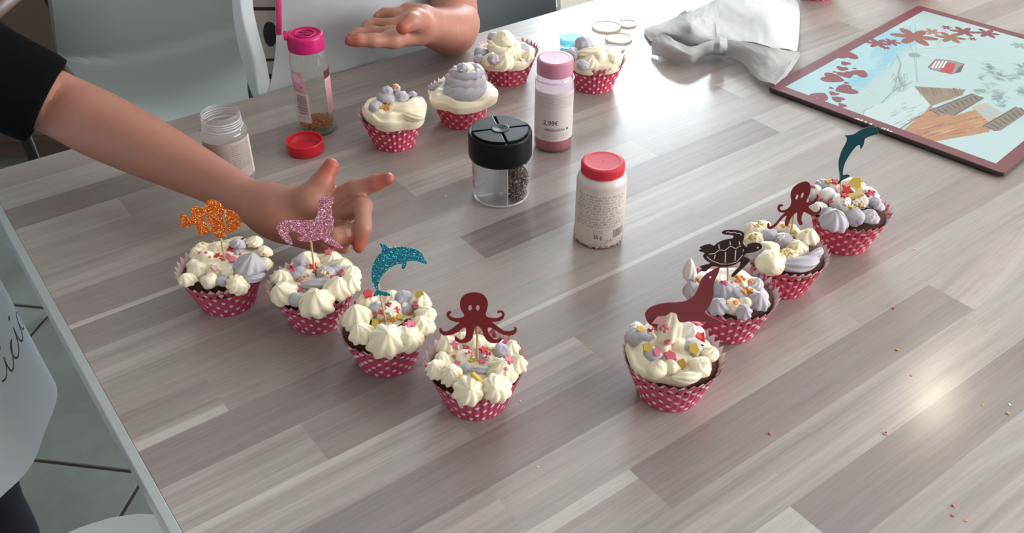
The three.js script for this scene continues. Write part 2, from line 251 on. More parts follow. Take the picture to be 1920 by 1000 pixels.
// ------------------------------------------------------------------ cupcakes
const cream = phys('#efe6cc', 0.5, { sheen: 0.2 }), lilac = phys('#b4b0bb', 0.5, { sheen: 0.2 }), white = phys('#e4e0dc', 0.5);
const frost = { c: cream, l: lilac, w: white };
const dotMap = dataTexture(256, 256, (i, j) => {
  let d = 9; for (const [a, b] of [[64, 64], [192, 192]]) for (const dx of [-256, 0, 256]) for (const dy of [-256, 0, 256]) d = Math.min(d, Math.hypot(i - a - dx, (j - b - dy)) / 39);
  const k = clamp((1.12 - d) * 6), n = 10 * noise2(i / 9, j / 9, 4); return [lerp(204, 246, k) - n, lerp(84, 228, k) - n, lerp(120, 231, k) - n];
}, true, [16, 3.4]);
const paperMats = { pink: std('#ffffff', 0.72, { map: dotMap }), red: std('#ffe4e0', 0.72, { map: dotMap }) }, liningMat = std('#e6c6ca', 0.8);
const spongeMap = dataTexture(256, 256, (i, j) => { const n = noise2(i / 12, j / 12, 8, 21.33, 21.33) * 0.5 + noise2(i / 4, j / 4, 9, 64, 64) * 0.5, v = 0.55 + 0.9 * n; return [78 * v, 44 * v, 34 * v]; }, true, [3, 3]);
const spongeMat = std('#ffffff', 0.9, { map: spongeMap });
const CASE_H = 0.039, CASE_R = 0.0375, CASE_B = 0.0245;
function caseGeometry(inner) {
  const N = 34, per = 6, nv = 7;
  return grid(N * per, nv, (u, v) => {
    const a = -u * Math.PI * 2, ph = u * N, tri = Math.abs((ph % 1) * 2 - 1), tooth = v > 0.999 ? (tri - 0.5) * 0.0048 : v > 0.85 ? (tri - 0.5) * 0.0012 : 0;
    if (inner && v > 0.999) u += 1e-9; const wob = 0.0009 * (noise2(Math.cos(a) * 2 + 5, Math.sin(a) * 2 + 5, 3) - 0.5) * v, y = v * CASE_H + tooth + (inner && v > 0.999 ? 0.0007 : 0), flute = (tri - 0.5) * lerp(0.0004, 0.0021, v);
    const lip = v > 0.999 ? 0.0011 : 0, r = CASE_B + (CASE_R - CASE_B) * (v * 0.94 + 0.06 * v * v) + flute + wob + lip - (inner ? (v > 0.999 ? -0.0003 : 0.0005) : 0);
    return inner ? V(Math.cos(-a) * r, y, Math.sin(-a) * r) : V(Math.cos(a) * r, y, Math.sin(a) * r);
  });
}
const caseOut = mergeGeometries([caseGeometry(false), new THREE.CircleGeometry(CASE_B - 0.0003, 40).rotateX(Math.PI / 2).translate(0, 0.0004, 0)]), caseIn = caseGeometry(true);
const spongeGeo = (() => { const g = grid(48, 14, (u, v) => { const a = -u * Math.PI * 2, rr = Math.sin(v * Math.PI / 2), r = 0.0345 * rr * (v < 0.999 ? 1 : 0.985), n = noise3(Math.cos(a) * rr * 5 + 9, Math.sin(a) * rr * 5 + 9, v * 3, 2) - 0.5; return V(Math.cos(a) * r, (v > 0.999 ? 0.028 : 0.0335 + 0.0105 * Math.cos(v * Math.PI / 2)) + n * 0.003 * (v < 0.999), Math.sin(a) * r); }); return closed(g, true); })();
// piped frosting, each about 1 wide, centred
function starBlob(seed, lobes, twist, peak) {
  const R = rng(seed), off = R() * 20, lean = [(R() - 0.5) * 0.3, (R() - 0.5) * 0.3];
  const g = grid(60, 20, (u, v) => {
    const a = -u * Math.PI * 2, t = v, y = (1 - t) * (0.62 + peak) - 0.36;
    const body = Math.pow(Math.sin(Math.min(1, t * 1.25) * Math.PI * 0.5), 0.72) * (t > 0.8 ? 1 - ((t - 0.8) / 0.2) ** 2 * 0.55 : 1) * 0.52;
    const ridge = Math.cos(lobes * (a + twist * (1 - t))), r = body * (1 + 0.075 * (ridge > 0 ? ridge : ridge * 1.25) * clamp(t * 4) + 0.22 * (noise3(Math.cos(a) * 1.4 + off, Math.sin(a) * 1.4 + off, t * 2.2, 5) - 0.5) + 0.09 * (noise3(Math.cos(a) * 4 + off, Math.sin(a) * 4 + off, t * 6, 6) - 0.5));
    const k = (1 - t) ** 2; return V(Math.cos(a) * r + lean[0] * k, y + 0.03 * (noise2(u * 12, t * 4, seed) - 0.5), Math.sin(a) * r + lean[1] * k);
  });
  return g;
}
function smoothBlob(seed, flat) {
  const off = seed * 7.3;
  return grid(36, 18, (u, v) => { const a = -u * Math.PI * 2, b = v * Math.PI, s = Math.sin(b), r = 0.5 * (0.76 + 0.42 * noise3(Math.cos(a) * s * 1.6 + off, Math.sin(a) * s * 1.6 + off, Math.cos(b) * 1.5 + 4, seed) + 0.12 * noise3(Math.cos(a) * s * 5 + off, Math.sin(a) * s * 5 + off, Math.cos(b) * 5 + 4, seed + 1)); return V(Math.cos(a) * s * r, Math.cos(b) * r * flat, Math.sin(a) * s * r); });
}
function ropeBlob(seed, len, bend, r0) {     // a squeezed strand lying along x
  const R = rng(seed), tw = 4 + R() * 4, n = 40;
  const g = grid(40, n, (u, v) => { const a = u * Math.PI * 2, x = v - 0.5, taper = Math.pow(Math.sin(clamp(v, 0.004, 0.996) * Math.PI), 0.42), rr = r0 * taper * (1 + 0.13 * Math.cos(6 * a + tw * v) + 0.18 * (noise2(v * 5, Math.cos(a) + 3, seed) - 0.5)); return V(x * len, Math.sin(a) * rr, bend * (0.25 - x * x * 4 * 0.25) * 2 + Math.cos(a) * rr); });
  return g;
}
function coil(seed, r0, r1) {                // a ring of piped frosting
  return grid(110, 22, (u, v) => { const A = u * Math.PI * 2, a = -v * Math.PI * 2, rr = r1 * (1 + 0.09 * Math.cos(5 * a + A * 9) + 0.2 * (noise2(u * 9, 0.5, seed, 9) - 0.5)), q = r0 * (1 + 0.05 * Math.sin(A * 2 + seed)) + Math.cos(a) * rr; return V(Math.cos(A) * q, Math.sin(a) * rr + 0.02 * Math.sin(A + seed), Math.sin(A) * q); });
}
function baseBlob(seed) {
  return grid(72, 18, (u, v) => { const a = -u * Math.PI * 2, t = v, edge = 1 + 0.1 * (noise2(Math.cos(a) * 2 + 9, Math.sin(a) * 2 + 9, seed) - 0.5) + 0.05 * Math.sin(5 * a + seed), r = 0.5 * edge * Math.sin(Math.min(1, t * 1.12) * Math.PI / 2) * (t > 0.9 ? 1 - (t - 0.9) * 0.9 : 1); return V(Math.cos(a) * r, 0.17 * Math.cos(t * Math.PI / 2) ** 0.8 - 0.07 * (t > 0.9) + 0.055 * (noise2(Math.cos(a) * r * 9 + a, Math.sin(a) * r * 9 + 4, seed + 1) - 0.4) * Math.sin(t * Math.PI) + 0.018 * Math.sin(a * 2 + t * 20) * Math.sin(t * Math.PI), Math.sin(a) * r); });
}
const shapes = {
  s: [1, 2, 3, 4, 5].map((k) => starBlob(k, [8, 7, 9, 8, 7][k - 1], [0.5, -0.8, 1.1, 0.25, 0.9][k - 1], [0.06, 0.14, 0.0, 0.1, 0.04][k - 1])),
  p: [6].map((k) => starBlob(k, 7, 0.8, 1.3)), b: [1, 2, 3].map((k) => smoothBlob(k, 0.85)), r: [1, 2, 3].map((k) => ropeBlob(k, 1, 0.18, 0.17)), o: [1, 2].map((k) => coil(k, 0.36, 0.15)), B: [1, 2].map((k) => baseBlob(k)),
};
for (const k in shapes) shapes[k] = shapes[k].map((g) => closed(g));
const starShape = (n, r0, r1) => { const s = new THREE.Shape(); for (let i = 0; i < n * 2; i++) { const r = i % 2 ? r1 : r0, a = i * Math.PI / n + 0.3; i ? s.lineTo(Math.cos(a) * r, Math.sin(a) * r) : s.moveTo(r * Math.cos(a), r * Math.sin(a)); } s.closePath(); return s; };
const flat = (s, d, b) => new THREE.ExtrudeGeometry(s, { depth: d, bevelEnabled: true, bevelSize: b, bevelThickness: b, bevelSegments: 1, bevelOffset: -b }).rotateX(-Math.PI / 2).translate(0, -d / 2, 0);
const poly = (p) => new THREE.Shape(p.map((q) => new THREE.Vector2(...q)));
const bits = { S: flat(starShape(5, 0.5, 0.26), 0.16, 0.04), F: flat(poly([[-0.5, -0.2], [-0.1, -0.42], [0.5, -0.1], [0.3, 0.4], [-0.25, 0.3]]), 0.1, 0.03), T: flat(poly([[-0.5, -0.3], [0.5, -0.25], [0.05, 0.45]]), 0.09, 0.02), Q: flat(poly([[-0.5, -0.24], [0.5, -0.28], [0.48, 0.25], [-0.46, 0.28]]), 0.14, 0.04), D: new THREE.IcosahedronGeometry(0.5, 1), R: new THREE.CapsuleGeometry(0.2, 0.7, 3, 8).rotateZ(Math.PI / 2) };
const bitMats = { r: std('#c8303c', 0.5), p: std('#d56a84', 0.5), y: std('#cdb14c', 0.5), o: std('#e0904a', 0.45), w: std('#eae6e2', 0.5), g: std('#c79a4e', 0.5), s: phys('#b8b8bc', 0.3, { metalness: 0.8 }), k: std('#e7a9b4', 0.5) };
const caster = new THREE.Raycaster();
function cupcake(spec) {
  const { x, y, scale = 1, crop: [ox, oy, cs], paper = 'pink', label, turn = 0, blobs, sprinkles = [], clusters = [] } = spec;
  const base = onY(x, y), away = V(base.x, 0, base.z).normalize(); base.addScaledVector(away, CASE_B * scale);
  const c = thing('cupcake', label, 'cupcake', base, 0, 'decorated cupcakes in polka-dot paper cases');
  const pc = part(c, 'paper_case', caseOut, paperMats[paper]); pc.rotation.y = turn; pc.scale.setScalar(scale);
  const li = part(pc, 'inner_lining', caseIn, liningMat, 'pale pink inside of the paper case');
  const sp = part(c, 'sponge', spongeGeo, spongeMat); sp.rotation.y = turn * 3; sp.scale.setScalar(scale);
  const R = rng(Math.round(x * 7 + y)), solid = [];
  const local = (px, py, yy) => onY(ox + px / cs, oy + py / cs, yy).sub(base);
  for (const [type, px, py, w, col = 'c', lift = 0, ang = 0] of blobs) {
    const yc = (type === 'B' ? 0.041 : 0.0475) * scale + lift, p = local(px, py, yc), depth = p.clone().add(base).sub(camera.position).dot(V(0, -sinP, -cosP)), size = w / cs / F * depth * ({ s: 1.09, b: 1.13, r: 1.08, o: 1, B: 1.04, p: 1.1 })[type], list = shapes[type];
    const m = part(c, type === 'B' ? 'frosting_base' : 'frosting_swirl', list[Math.floor(R() * list.length)], frost[col]);
    m.position.copy(p); m.scale.set(size, size * (0.92 + 0.16 * R()), size);
    if (type === 'r') m.rotation.set(0, ang, 0); else m.rotation.set((R() - 0.5) * 0.4 * (type === 's' || type === 'b'), R() * 6.28, (R() - 0.5) * 0.4 * (type === 's' || type === 'b'));
    if (type === 's') { const out = Math.hypot(p.x, p.z); m.rotateOnWorldAxis(V(p.z, 0, -p.x).normalize(), Math.min(0.32, out * 8)); m.position.y += 0.07 * size; }
    m.updateMatrixWorld(true); solid.push(m);
  }
  c.updateMatrixWorld(true); solid.push(sp);
  const drop = (shape, px, py, s, col) => {
    const d = ray(ox + px / cs, oy + py / cs); caster.set(camera.position, d.clone().normalize());
    const hit = caster.intersectObjects(solid, false)[0]; if (!hit) return;
    const n = hit.face.normal.clone().transformDirection(hit.object.matrixWorld); if (n.dot(d) > 0) n.negate();
    const size = s / cs / F * hit.distance * 1.08, m = part(c, 'sprinkle', bits[shape], bitMats[col]);
    m.quaternion.setFromUnitVectors(V(0, 1, 0), n.lerp(V(R() - 0.5, 0.8, R() - 0.3), 0.45).normalize()); m.rotateY(R() * 6.28); m.scale.setScalar(size); m.position.copy(hit.point).sub(base).addScaledVector(n, size * 0.05);
  };
  for (const q of sprinkles) drop(...q);
  for (const [px, py, n, spread, s, cols, shape = 'D'] of clusters) for (let i = 0; i < n; i++) drop(shape, px + (R() + R() - 1) * spread, py + (R() + R() - 1) * spread * 0.6, s * (0.8 + 0.4 * R()), cols[Math.floor(R() * cols.length)]);
  return c;
}
const CROP = { clown: [330, 360, 4.168], seal: [500, 360, 3.574], dolphin: [630, 440, 3.57], octopus: [790, 540, 3.848], redSeal: [1155, 490, 3.448], turtle: [1265, 420, 4.347], octopus2: [1385, 330, 4.253], dolphin2: [1500, 230, 4], back: [660, 100, 5], far: [860, 0, 3] };
const cups = [
  { x: 436, y: 593, scale: 0.97, crop: CROP.clown, turn: 0.3, label: 'cupcake with cream and lilac frosting under the glittery orange fish topper', blobs: [['s', 90, 680, 130], ['s', 160, 610, 140], ['s', 130, 560, 100], ['s', 200, 450, 130], ['s', 320, 440, 150], ['s', 300, 620, 120], ['b', 415, 640, 105], ['s', 490, 720, 160], ['b', 265, 700, 110], ['s', 570, 570, 210, 'l', 0.006], ['s', 490, 400, 120, 'l', 0.006], ['s', 610, 380, 120, 'c', 0.006], ['s', 700, 460, 110], ['s', 690, 550, 125], ['r', 610, 670, 170, 'l', 0, 0.5], ['b', 360, 700, 80, 'l'], ['b', 420, 510, 130, 'c', -0.005], ['s', 480, 470, 100, 'l'], ['B', 390, 565, 560, 'c', -0.003], ['b', 230, 520, 120], ['s', 160, 480, 110]], sprinkles: [['S', 435, 450, 75, 'r'], ['F', 390, 510, 70, 'p'], ['S', 325, 500, 55, 'r'], ['F', 440, 530, 70, 'p'], ['T', 215, 400, 40, 'y'], ['F', 300, 595, 60, 'k'], ['F', 580, 350, 45, 'p'], ['D', 185, 475, 22, 'p'], ['D', 235, 475, 22, 'p'], ['D', 505, 490, 22, 'p'], ['D', 265, 510, 20, 'o'], ['D', 690, 485, 20, 'y']], clusters: [[350, 510, 10, 60, 16, 'pro']] },
  { x: 602, y: 627, scale: 0.97, crop: CROP.seal, turn: 1.1, label: 'cream-frosted cupcake with a ring of swirls under the glittery pink seal topper', blobs: [['s', 110, 560, 140], ['s', 115, 680, 165], ['s', 330, 740, 215], ['s', 470, 650, 170], ['s', 560, 610, 140], ['s', 570, 545, 120], ['s', 280, 460, 160], ['s', 430, 455, 140], ['s', 510, 490, 120], ['r', 330, 610, 190, 'l', 0.002, 0.3], ['b', 200, 720, 85, 'l'], ['b', 235, 480, 100, 'l'], ['b', 465, 525, 90, 'l'], ['b', 400, 560, 110, 'l'], ['b', 280, 570, 110, 'c', -0.003], ['b', 210, 545, 100, 'l'], ['B', 330, 600, 500, 'c', -0.004]], sprinkles: [['S', 315, 510, 75, 'r'], ['S', 325, 545, 55, 'r'], ['S', 415, 405, 65, 'p'], ['F', 500, 540, 60, 'p'], ['F', 215, 650, 70, 'p'], ['T', 435, 570, 40, 'r'], ['F', 150, 505, 40, 'p']], clusters: [[390, 545, 10, 40, 18, 'oyw'], [225, 590, 8, 35, 18, 'opk'], [170, 510, 8, 40, 18, 'pr'], [290, 560, 8, 50, 18, 'wop']] },
  { x: 731, y: 708, scale: 0.97, crop: CROP.dolphin, turn: 2.0, label: 'cream-frosted cupcake with a ring of big swirls under the glittery blue dolphin topper', blobs: [['s', 130, 555, 190], ['s', 175, 660, 155], ['s', 330, 715, 235], ['s', 485, 690, 185], ['s', 585, 600, 150], ['s', 605, 525, 130], ['s', 375, 425, 140], ['s', 220, 450, 150], ['s', 560, 440, 150], ['b', 455, 440, 120, 'l'], ['b', 270, 500, 100, 'l'], ['b', 370, 540, 190, 'c', -0.007], ['b', 470, 500, 110, 'l', -0.004], ['B', 350, 560, 440, 'c', -0.006]], sprinkles: [['F', 215, 400, 85, 'r'], ['F', 560, 400, 65, 'y'], ['S', 535, 470, 60, 'p'], ['Q', 262, 605, 80, 'y'], ['S', 495, 605, 85, 'p'], ['S', 360, 510, 85, 'w'], ['S', 350, 470, 50, 'r'], ['S', 405, 505, 50, 'r'], ['S', 310, 520, 50, 'r'], ['S', 325, 570, 55, 'o'], ['S', 425, 555, 65, 'y'], ['S', 490, 530, 50, 'o'], ['S', 380, 575, 45, 'o'], ['F', 460, 470, 40, 'w']], clusters: [[370, 560, 12, 70, 18, 'oyw'], [250, 530, 6, 30, 18, 'pk']] },
  { x: 895, y: 790, scale: 1.0, crop: CROP.octopus, turn: 2.9, label: 'cream-frosted cupcake under the red octopus topper, nearest of the left row', blobs: [['s', 105, 590, 140], ['s', 205, 630, 150], ['s', 330, 745, 205], ['s', 545, 725, 195], ['s', 590, 600, 205], ['s', 690, 550, 140], ['s', 190, 410, 150], ['s', 290, 370, 120], ['s', 400, 390, 170], ['s', 640, 430, 130], ['r', 430, 590, 170, 'l', 0, 0.1], ['b', 580, 460, 110, 'l'], ['s', 150, 510, 110], ['b', 320, 500, 130, 'c', -0.002], ['b', 450, 510, 130, 'l', -0.004], ['b', 330, 590, 90, 'l', -0.003], ['B', 410, 570, 560, 'c', -0.004]], sprinkles: [['S', 240, 415, 75, 'p'], ['F', 325, 430, 50, 'p'], ['S', 450, 450, 75, 'r'], ['S', 505, 445, 55, 'y'], ['S', 625, 525, 85, 'p'], ['F', 705, 465, 60, 'p'], ['F', 610, 390, 60, 'p'], ['Q', 400, 655, 100, 'y'], ['F', 435, 525, 65, 'p'], ['S', 365, 525, 60, 'y'], ['S', 260, 550, 65, 'p'], ['F', 275, 640, 50, 'y'], ['F', 520, 355, 50, 'y'], ['T', 610, 585, 35, 'p']], clusters: [[250, 495, 8, 28, 20, 'oyp'], [360, 480, 12, 55, 18, 'owp'], [470, 490, 6, 40, 18, 'rw']] },
  { x: 1248, y: 773, scale: 1.0, crop: CROP.redSeal, turn: 0.7, label: 'cupcake with smooth cream base and coloured flakes under the dull red seal topper', blobs: [['B', 335, 600, 530, 'c', -0.002], ['p', 335, 470, 150, 'c', 0.012], ['s', 480, 450, 170, 'w'], ['b', 150, 495, 150, 'l'], ['b', 490, 570, 130, 'l'], ['b', 235, 610, 110, 'l'], ['s', 610, 590, 110], ['b', 265, 700, 120], ['b', 355, 690, 100], ['b', 540, 690, 130], ['r', 460, 740, 200, 'c', 0, 0.2], ['b', 300, 560, 130], ['b', 410, 560, 120], ['b', 130, 430, 70, 'w'], ['s', 240, 480, 120, 'w']], sprinkles: [['F', 155, 440, 65, 'y'], ['F', 205, 565, 80, 'y'], ['F', 505, 570, 85, 'y'], ['F', 425, 670, 75, 'g'], ['F', 350, 615, 95, 'p'], ['F', 265, 590, 65, 'p'], ['T', 545, 510, 95, 'r'], ['F', 530, 480, 60, 'r'], ['T', 465, 385, 70, 'p'], ['F', 520, 405, 75, 'p'], ['D', 315, 455, 22, 'p'], ['F', 330, 520, 50, 'p'], ['D', 290, 440, 22, 'p'], ['T', 300, 375, 120, 'k']], clusters: [[240, 440, 7, 30, 22, 'pr'], [320, 430, 5, 20, 20, 'p']] },
  { x: 1356, y: 645, scale: 0.99, crop: CROP.turtle, turn: 1.9, label: 'lilac-frosted cupcake with orange sugar under the dark brown turtle topper', blobs: [['s', 350, 670, 160, 'l'], ['s', 420, 550, 220, 'l'], ['s', 640, 480, 150, 'l'], ['s', 690, 625, 175, 'l'], ['s', 565, 725, 120, 'l'], ['b', 575, 640, 100], ['b', 470, 670, 120], ['p', 120, 420, 95, 'w', 0.004], ['s', 150, 540, 150, 'l'], ['b', 520, 470, 160], ['b', 300, 450, 130], ['b', 230, 460, 110, 'w'], ['b', 520, 580, 120, 'l'], ['b', 240, 560, 140, 'l'], ['b', 610, 560, 90], ['B', 440, 570, 560, 'w', -0.004]], sprinkles: [['F', 500, 640, 60, 'o'], ['F', 430, 640, 35, 'o']], clusters: [[590, 545, 20, 55, 24, 'oog'], [500, 640, 8, 28, 22, 'o'], [520, 450, 16, 60, 24, 'oo'], [620, 470, 6, 30, 22, 'o'], [405, 480, 12, 35, 22, 'pkr'], [190, 465, 8, 30, 22, 'og']] },
  { x: 1458, y: 560, scale: 0.94, crop: CROP.octopus2, turn: 0.2, paper: 'red', label: 'cupcake with lilac ribbon, cream lumps and yellow sugar under the dark red octopus', blobs: [['r', 480, 690, 330, 'l', 0, 0.25], ['r', 600, 620, 200, 'l', 0, 0.7], ['b', 245, 590, 140, 'c', 0.004], ['b', 250, 700, 195], ['s', 480, 590, 175], ['s', 550, 490, 160, 'c', 0.004], ['s', 120, 430, 160], ['s', 120, 500, 150], ['b', 240, 490, 130, 'l'], ['b', 360, 530, 140, 'l'], ['b', 120, 620, 140, 'l'], ['s', 330, 410, 120], ['b', 420, 450, 120], ['b', 200, 400, 90], ['b', 400, 640, 130], ['B', 350, 560, 420, 'l', -0.005]], sprinkles: [['S', 340, 495, 65, 'w'], ['F', 350, 400, 40, 'o'], ['F', 540, 440, 35, 'y'], ['F', 400, 395, 35, 'o']], clusters: [[390, 590, 26, 85, 22, 'yyg', 'R'], [165, 390, 14, 45, 22, 'yyg', 'R'], [110, 490, 14, 45, 22, 'yyg', 'R'], [450, 450, 8, 30, 20, 'yo'], [290, 390, 5, 30, 22, 'p']] },
  { x: 1571, y: 478, scale: 0.98, crop: CROP.dolphin2, turn: 1.4, paper: 'red', label: 'lilac-frosted cupcake with red and yellow stars under the plain teal dolphin topper', blobs: [['s', 260, 735, 195, 'l'], ['b', 410, 710, 125, 'l'], ['s', 520, 700, 140, 'l'], ['s', 210, 680, 110, 'l'], ['b', 300, 610, 130, 'w'], ['b', 210, 560, 130, 'w'], ['s', 135, 630, 120, 'w'], ['s', 590, 620, 90, 'l'], ['b', 110, 530, 110, 'w'], ['s', 520, 550, 130, 'w'], ['b', 400, 490, 150], ['b', 180, 480, 100, 'l'], ['b', 430, 590, 130, 'w'], ['b', 340, 540, 130, 'w'], ['b', 250, 500, 100, 'w'], ['b', 560, 600, 80, 'l'], ['B', 370, 590, 420, 'w', -0.005]], sprinkles: [['S', 265, 450, 65, 'r'], ['S', 350, 510, 95, 'r'], ['S', 330, 550, 60, 'r'], ['F', 410, 465, 110, 'y'], ['Q', 415, 550, 95, 'y'], ['F', 210, 442, 50, 'y'], ['S', 415, 600, 55, 'w'], ['S', 385, 635, 60, 'y'], ['S', 460, 615, 55, 'g'], ['D', 140, 460, 45, 's'], ['S', 345, 605, 50, 'w'], ['F', 450, 445, 50, 'g']], clusters: [[150, 570, 12, 40, 20, 'pk'], [520, 530, 12, 45, 20, 'pkr'], [95, 480, 6, 25, 20, 'p'], [230, 590, 6, 30, 18, 'p']] },
  { x: 742, y: 286, scale: 0.96, crop: CROP.back, turn: 2.4, paper: 'red', label: 'cupcake without topper, cream base with lilac lumps and orange sugar, beside the red cap', blobs: [['B', 410, 565, 590], ['r', 520, 520, 300, 'c', 0.004, 0.4], ['b', 330, 420, 170, 'l', 0.008], ['b', 225, 510, 120, 'l', 0.004], ['b', 460, 420, 120, 'l', 0.008], ['b', 330, 360, 95, 'l', 0.016], ['b', 570, 390, 75, 'l', 0.006], ['b', 410, 340, 80, 'l', 0.014], ['b', 420, 470, 150], ['r', 570, 590, 220, 'c', 0.003, -0.3]], clusters: [[310, 510, 22, 55, 24, 'oog'], [415, 310, 14, 35, 24, 'oow'], [350, 490, 8, 40, 22, 'oy']] },
  { x: 868, y: 244, scale: 1.0, crop: CROP.back, turn: 0.9, paper: 'red', label: 'cupcake with a tall coiled lilac swirl on a cream base, behind the black-lidded jar', blobs: [['B', 1040, 400, 600], ['o', 1060, 330, 410, 'l', 0.006], ['o', 1062, 250, 385, 'l', 0.014], ['o', 1078, 180, 320, 'l', 0.021], ['b', 1060, 230, 230, 'c', 0.012], ['b', 1050, 205, 190, 'c', 0.018], ['b', 1040, 140, 95, 'l', 0.03], ['r', 800, 300, 200, 'l', 0.002, 0.6]], clusters: [[1060, 120, 6, 80, 14, 'w']] },
  { x: 952, y: 163, scale: 1.0, crop: CROP.far, turn: 1.6, paper: 'red', label: 'cupcake with a cream swirl ringed by small lilac dabs, behind the lilac coil cupcake', blobs: [['B', 265, 320, 320, 'c', -0.004], ['o', 255, 265, 190, 'c', 0.008], ['b', 255, 240, 120, 'c', 0.012], ['b', 200, 215, 65, 'l', 0.012], ['b', 290, 270, 60, 'l', 0.008], ['b', 130, 300, 75, 'l'], ['s', 180, 335, 90], ['s', 330, 310, 90], ['s', 250, 345, 110], ['b', 350, 275, 75, 'l'], ['b', 320, 240, 60, 'l', 0.004], ['b', 200, 335, 60, 'l', 0.003], ['s', 390, 315, 65], ['b', 110, 330, 50, 'l']] },
  { x: 1112, y: 177, scale: 0.97, crop: CROP.far, turn: 2.2, paper: 'red', label: 'cupcake with low cream and lilac frosting, behind the pink-lidded jar', blobs: [['B', 760, 340, 310, 'c', -0.004], ['r', 750, 290, 170, 'c', 0.006, 0.3], ['s', 840, 310, 125], ['b', 705, 255, 90, 'l', 0.008], ['b', 640, 315, 85, 'l'], ['s', 740, 345, 100], ['b', 700, 365, 60, 'l', 0.003], ['b', 870, 335, 60], ['b', 790, 330, 90], ['r', 800, 280, 140, 'c', 0.004, -0.2]] },
  { x: 1528, y: 2, scale: 0.97, crop: CROP.far, turn: 0.5, paper: 'red', label: 'cupcake cut by the top edge of the picture, right of the paper towel', blobs: [['B', 1995, -170, 260]] },
  { x: 1707, y: -1, scale: 0.97, crop: CROP.far, turn: 2.5, paper: 'red', label: 'cupcake just showing at the top edge of the picture, above the picture board', blobs: [['B', 2570, -190, 260]] },
];
for (const c of cups) cupcake(c);

// ------------------------------------------------------------------ cake toppers: flat cards on wooden sticks
const sparkle = (r, g, b) => dataTexture(256, 256, (i, j) => { const h = hash(i >> 1, j >> 1, r), q = hash(i >> 2, j >> 2, g + 9), k = 0.62 + 0.5 * h + (q > 0.9 ? 0.5 : 0); return [r * k + (q > 0.93 ? 90 : 0), g * k + (q > 0.93 ? 90 : 0), b * k + (q > 0.93 ? 90 : 0)]; }, true, [22, 22]);
const glint = dataTexture(256, 256, (i, j) => { const a = hash(i >> 1, j >> 1, 3) - 0.5, b = hash(i >> 1, j >> 1, 4) - 0.5; return [128 + a * 190, 128 + b * 190, 220]; }, false, [22, 22]);
const glitter = (r, g, b) => phys('#ffffff', 0.3, { map: sparkle(r, g, b), normalMap: glint, metalness: 0.35 });
const cardGrain = dataTexture(256, 256, (i, j) => { const v = 225 + 30 * hash(i >> 1, j >> 1, 6); return [v, v, v]; }, true, [22, 22]);
const card = (c) => std(c, 0.75, { map: cardGrain });
const stickMat = std('#c9a77c', 0.7);
function topper(name, label, crop, outline, stick, material, holes = [], yaw = 0, h = 0.056, category = 'cake topper') {
  const [ox, oy, cs] = crop, P = (q) => [ox + q[0] / cs, oy + q[1] / cs], foot = onY(...P(stick[1]), h), ang = Math.atan2(camera.position.x - foot.x, camera.position.z - foot.z) + yaw;
  const n = V(Math.sin(ang), 0, Math.cos(ang)), ex = V(n.z, 0, -n.x);
  const local = (q) => { const d = ray(...P(q)), t = foot.clone().sub(camera.position).dot(n) / d.dot(n), p = d.multiplyScalar(t).add(camera.position).sub(foot); return new THREE.Vector2(p.dot(ex), p.y); };
  const g = thing(name, label, category, foot, ang, 'animal cake toppers');
  const smooth = (pts) => new THREE.SplineCurve([...pts.map(local), local(pts[0])]).getPoints(pts.length * 3).slice(0, -1);
  const s = new THREE.Shape(smooth(outline)); for (const hole of holes) s.holes.push(new THREE.Path(hole.soft ? smooth(hole.soft) : hole.map(local)));
  part(g, 'animal_card', new THREE.ExtrudeGeometry(s, { depth: 0.0007, bevelEnabled: false }).translate(0, 0, -0.0002), material);
  const a = local(stick[0]), b = local(stick[1]), k = a.clone().sub(b).normalize(), up = 0.012;
  const st = tube([V(b.x - k.x * 0.012, b.y - k.y * 0.012, -0.0012), V((a.x + b.x) / 2, (a.y + b.y) / 2, -0.0012), V(a.x + k.x * up, a.y + k.y * up, -0.0012)], 0.0009, 4, 8);
  part(g, 'stick', st, stickMat);
}
const oval = (x, y, a, b, tilt = 0) => { const o = []; for (let i = 0; i < 12; i++) { const t = -i * Math.PI / 6, u = Math.cos(t) * a, v = Math.sin(t) * b; o.push([x + u * Math.cos(tilt) - v * Math.sin(tilt), y + u * Math.sin(tilt) + v * Math.cos(tilt)]); } return o; };
function strip(pts, w) {                      // a thin slot along a polyline
  const L = [], Rr = []; pts.forEach((p, i) => { const a = pts[Math.max(0, i - 1)], b = pts[Math.min(pts.length - 1, i + 1)], dx = b[0] - a[0], dy = b[1] - a[1], l = Math.hypot(dx, dy), k = w / 2; L.push([p[0] - dy / l * k, p[1] + dx / l * k]); Rr.unshift([p[0] + dy / l * k, p[1] - dx / l * k]); }); return [...L, ...Rr];
}
const pairs = (...n) => { const o = []; for (let i = 0; i < n.length; i += 2) o.push([n[i], n[i + 1]]); return o; };
topper('fish_topper', 'glittery orange striped fish topper on a stick in the leftmost front cupcake', CROP.clown, pairs(25, 190, 60, 170, 105, 200, 122, 195, 117, 150, 122, 120, 160, 113, 215, 130, 235, 122, 234, 85, 260, 60, 330, 75, 365, 110, 385, 137, 440, 148, 490, 190, 517, 235, 500, 275, 450, 305, 400, 310, 390, 345, 350, 360, 310, 350, 290, 310, 260, 315, 230, 330, 190, 332, 165, 310, 163, 280, 140, 258, 118, 248, 100, 275, 60, 281, 32, 255, 46, 222), [[350, 355], [372, 480]], glitter(228, 104, 14), [strip(pairs(228, 165, 236, 215, 250, 262, 262, 296), 17), strip(pairs(382, 158, 372, 185, 380, 240, 402, 285), 17)]);
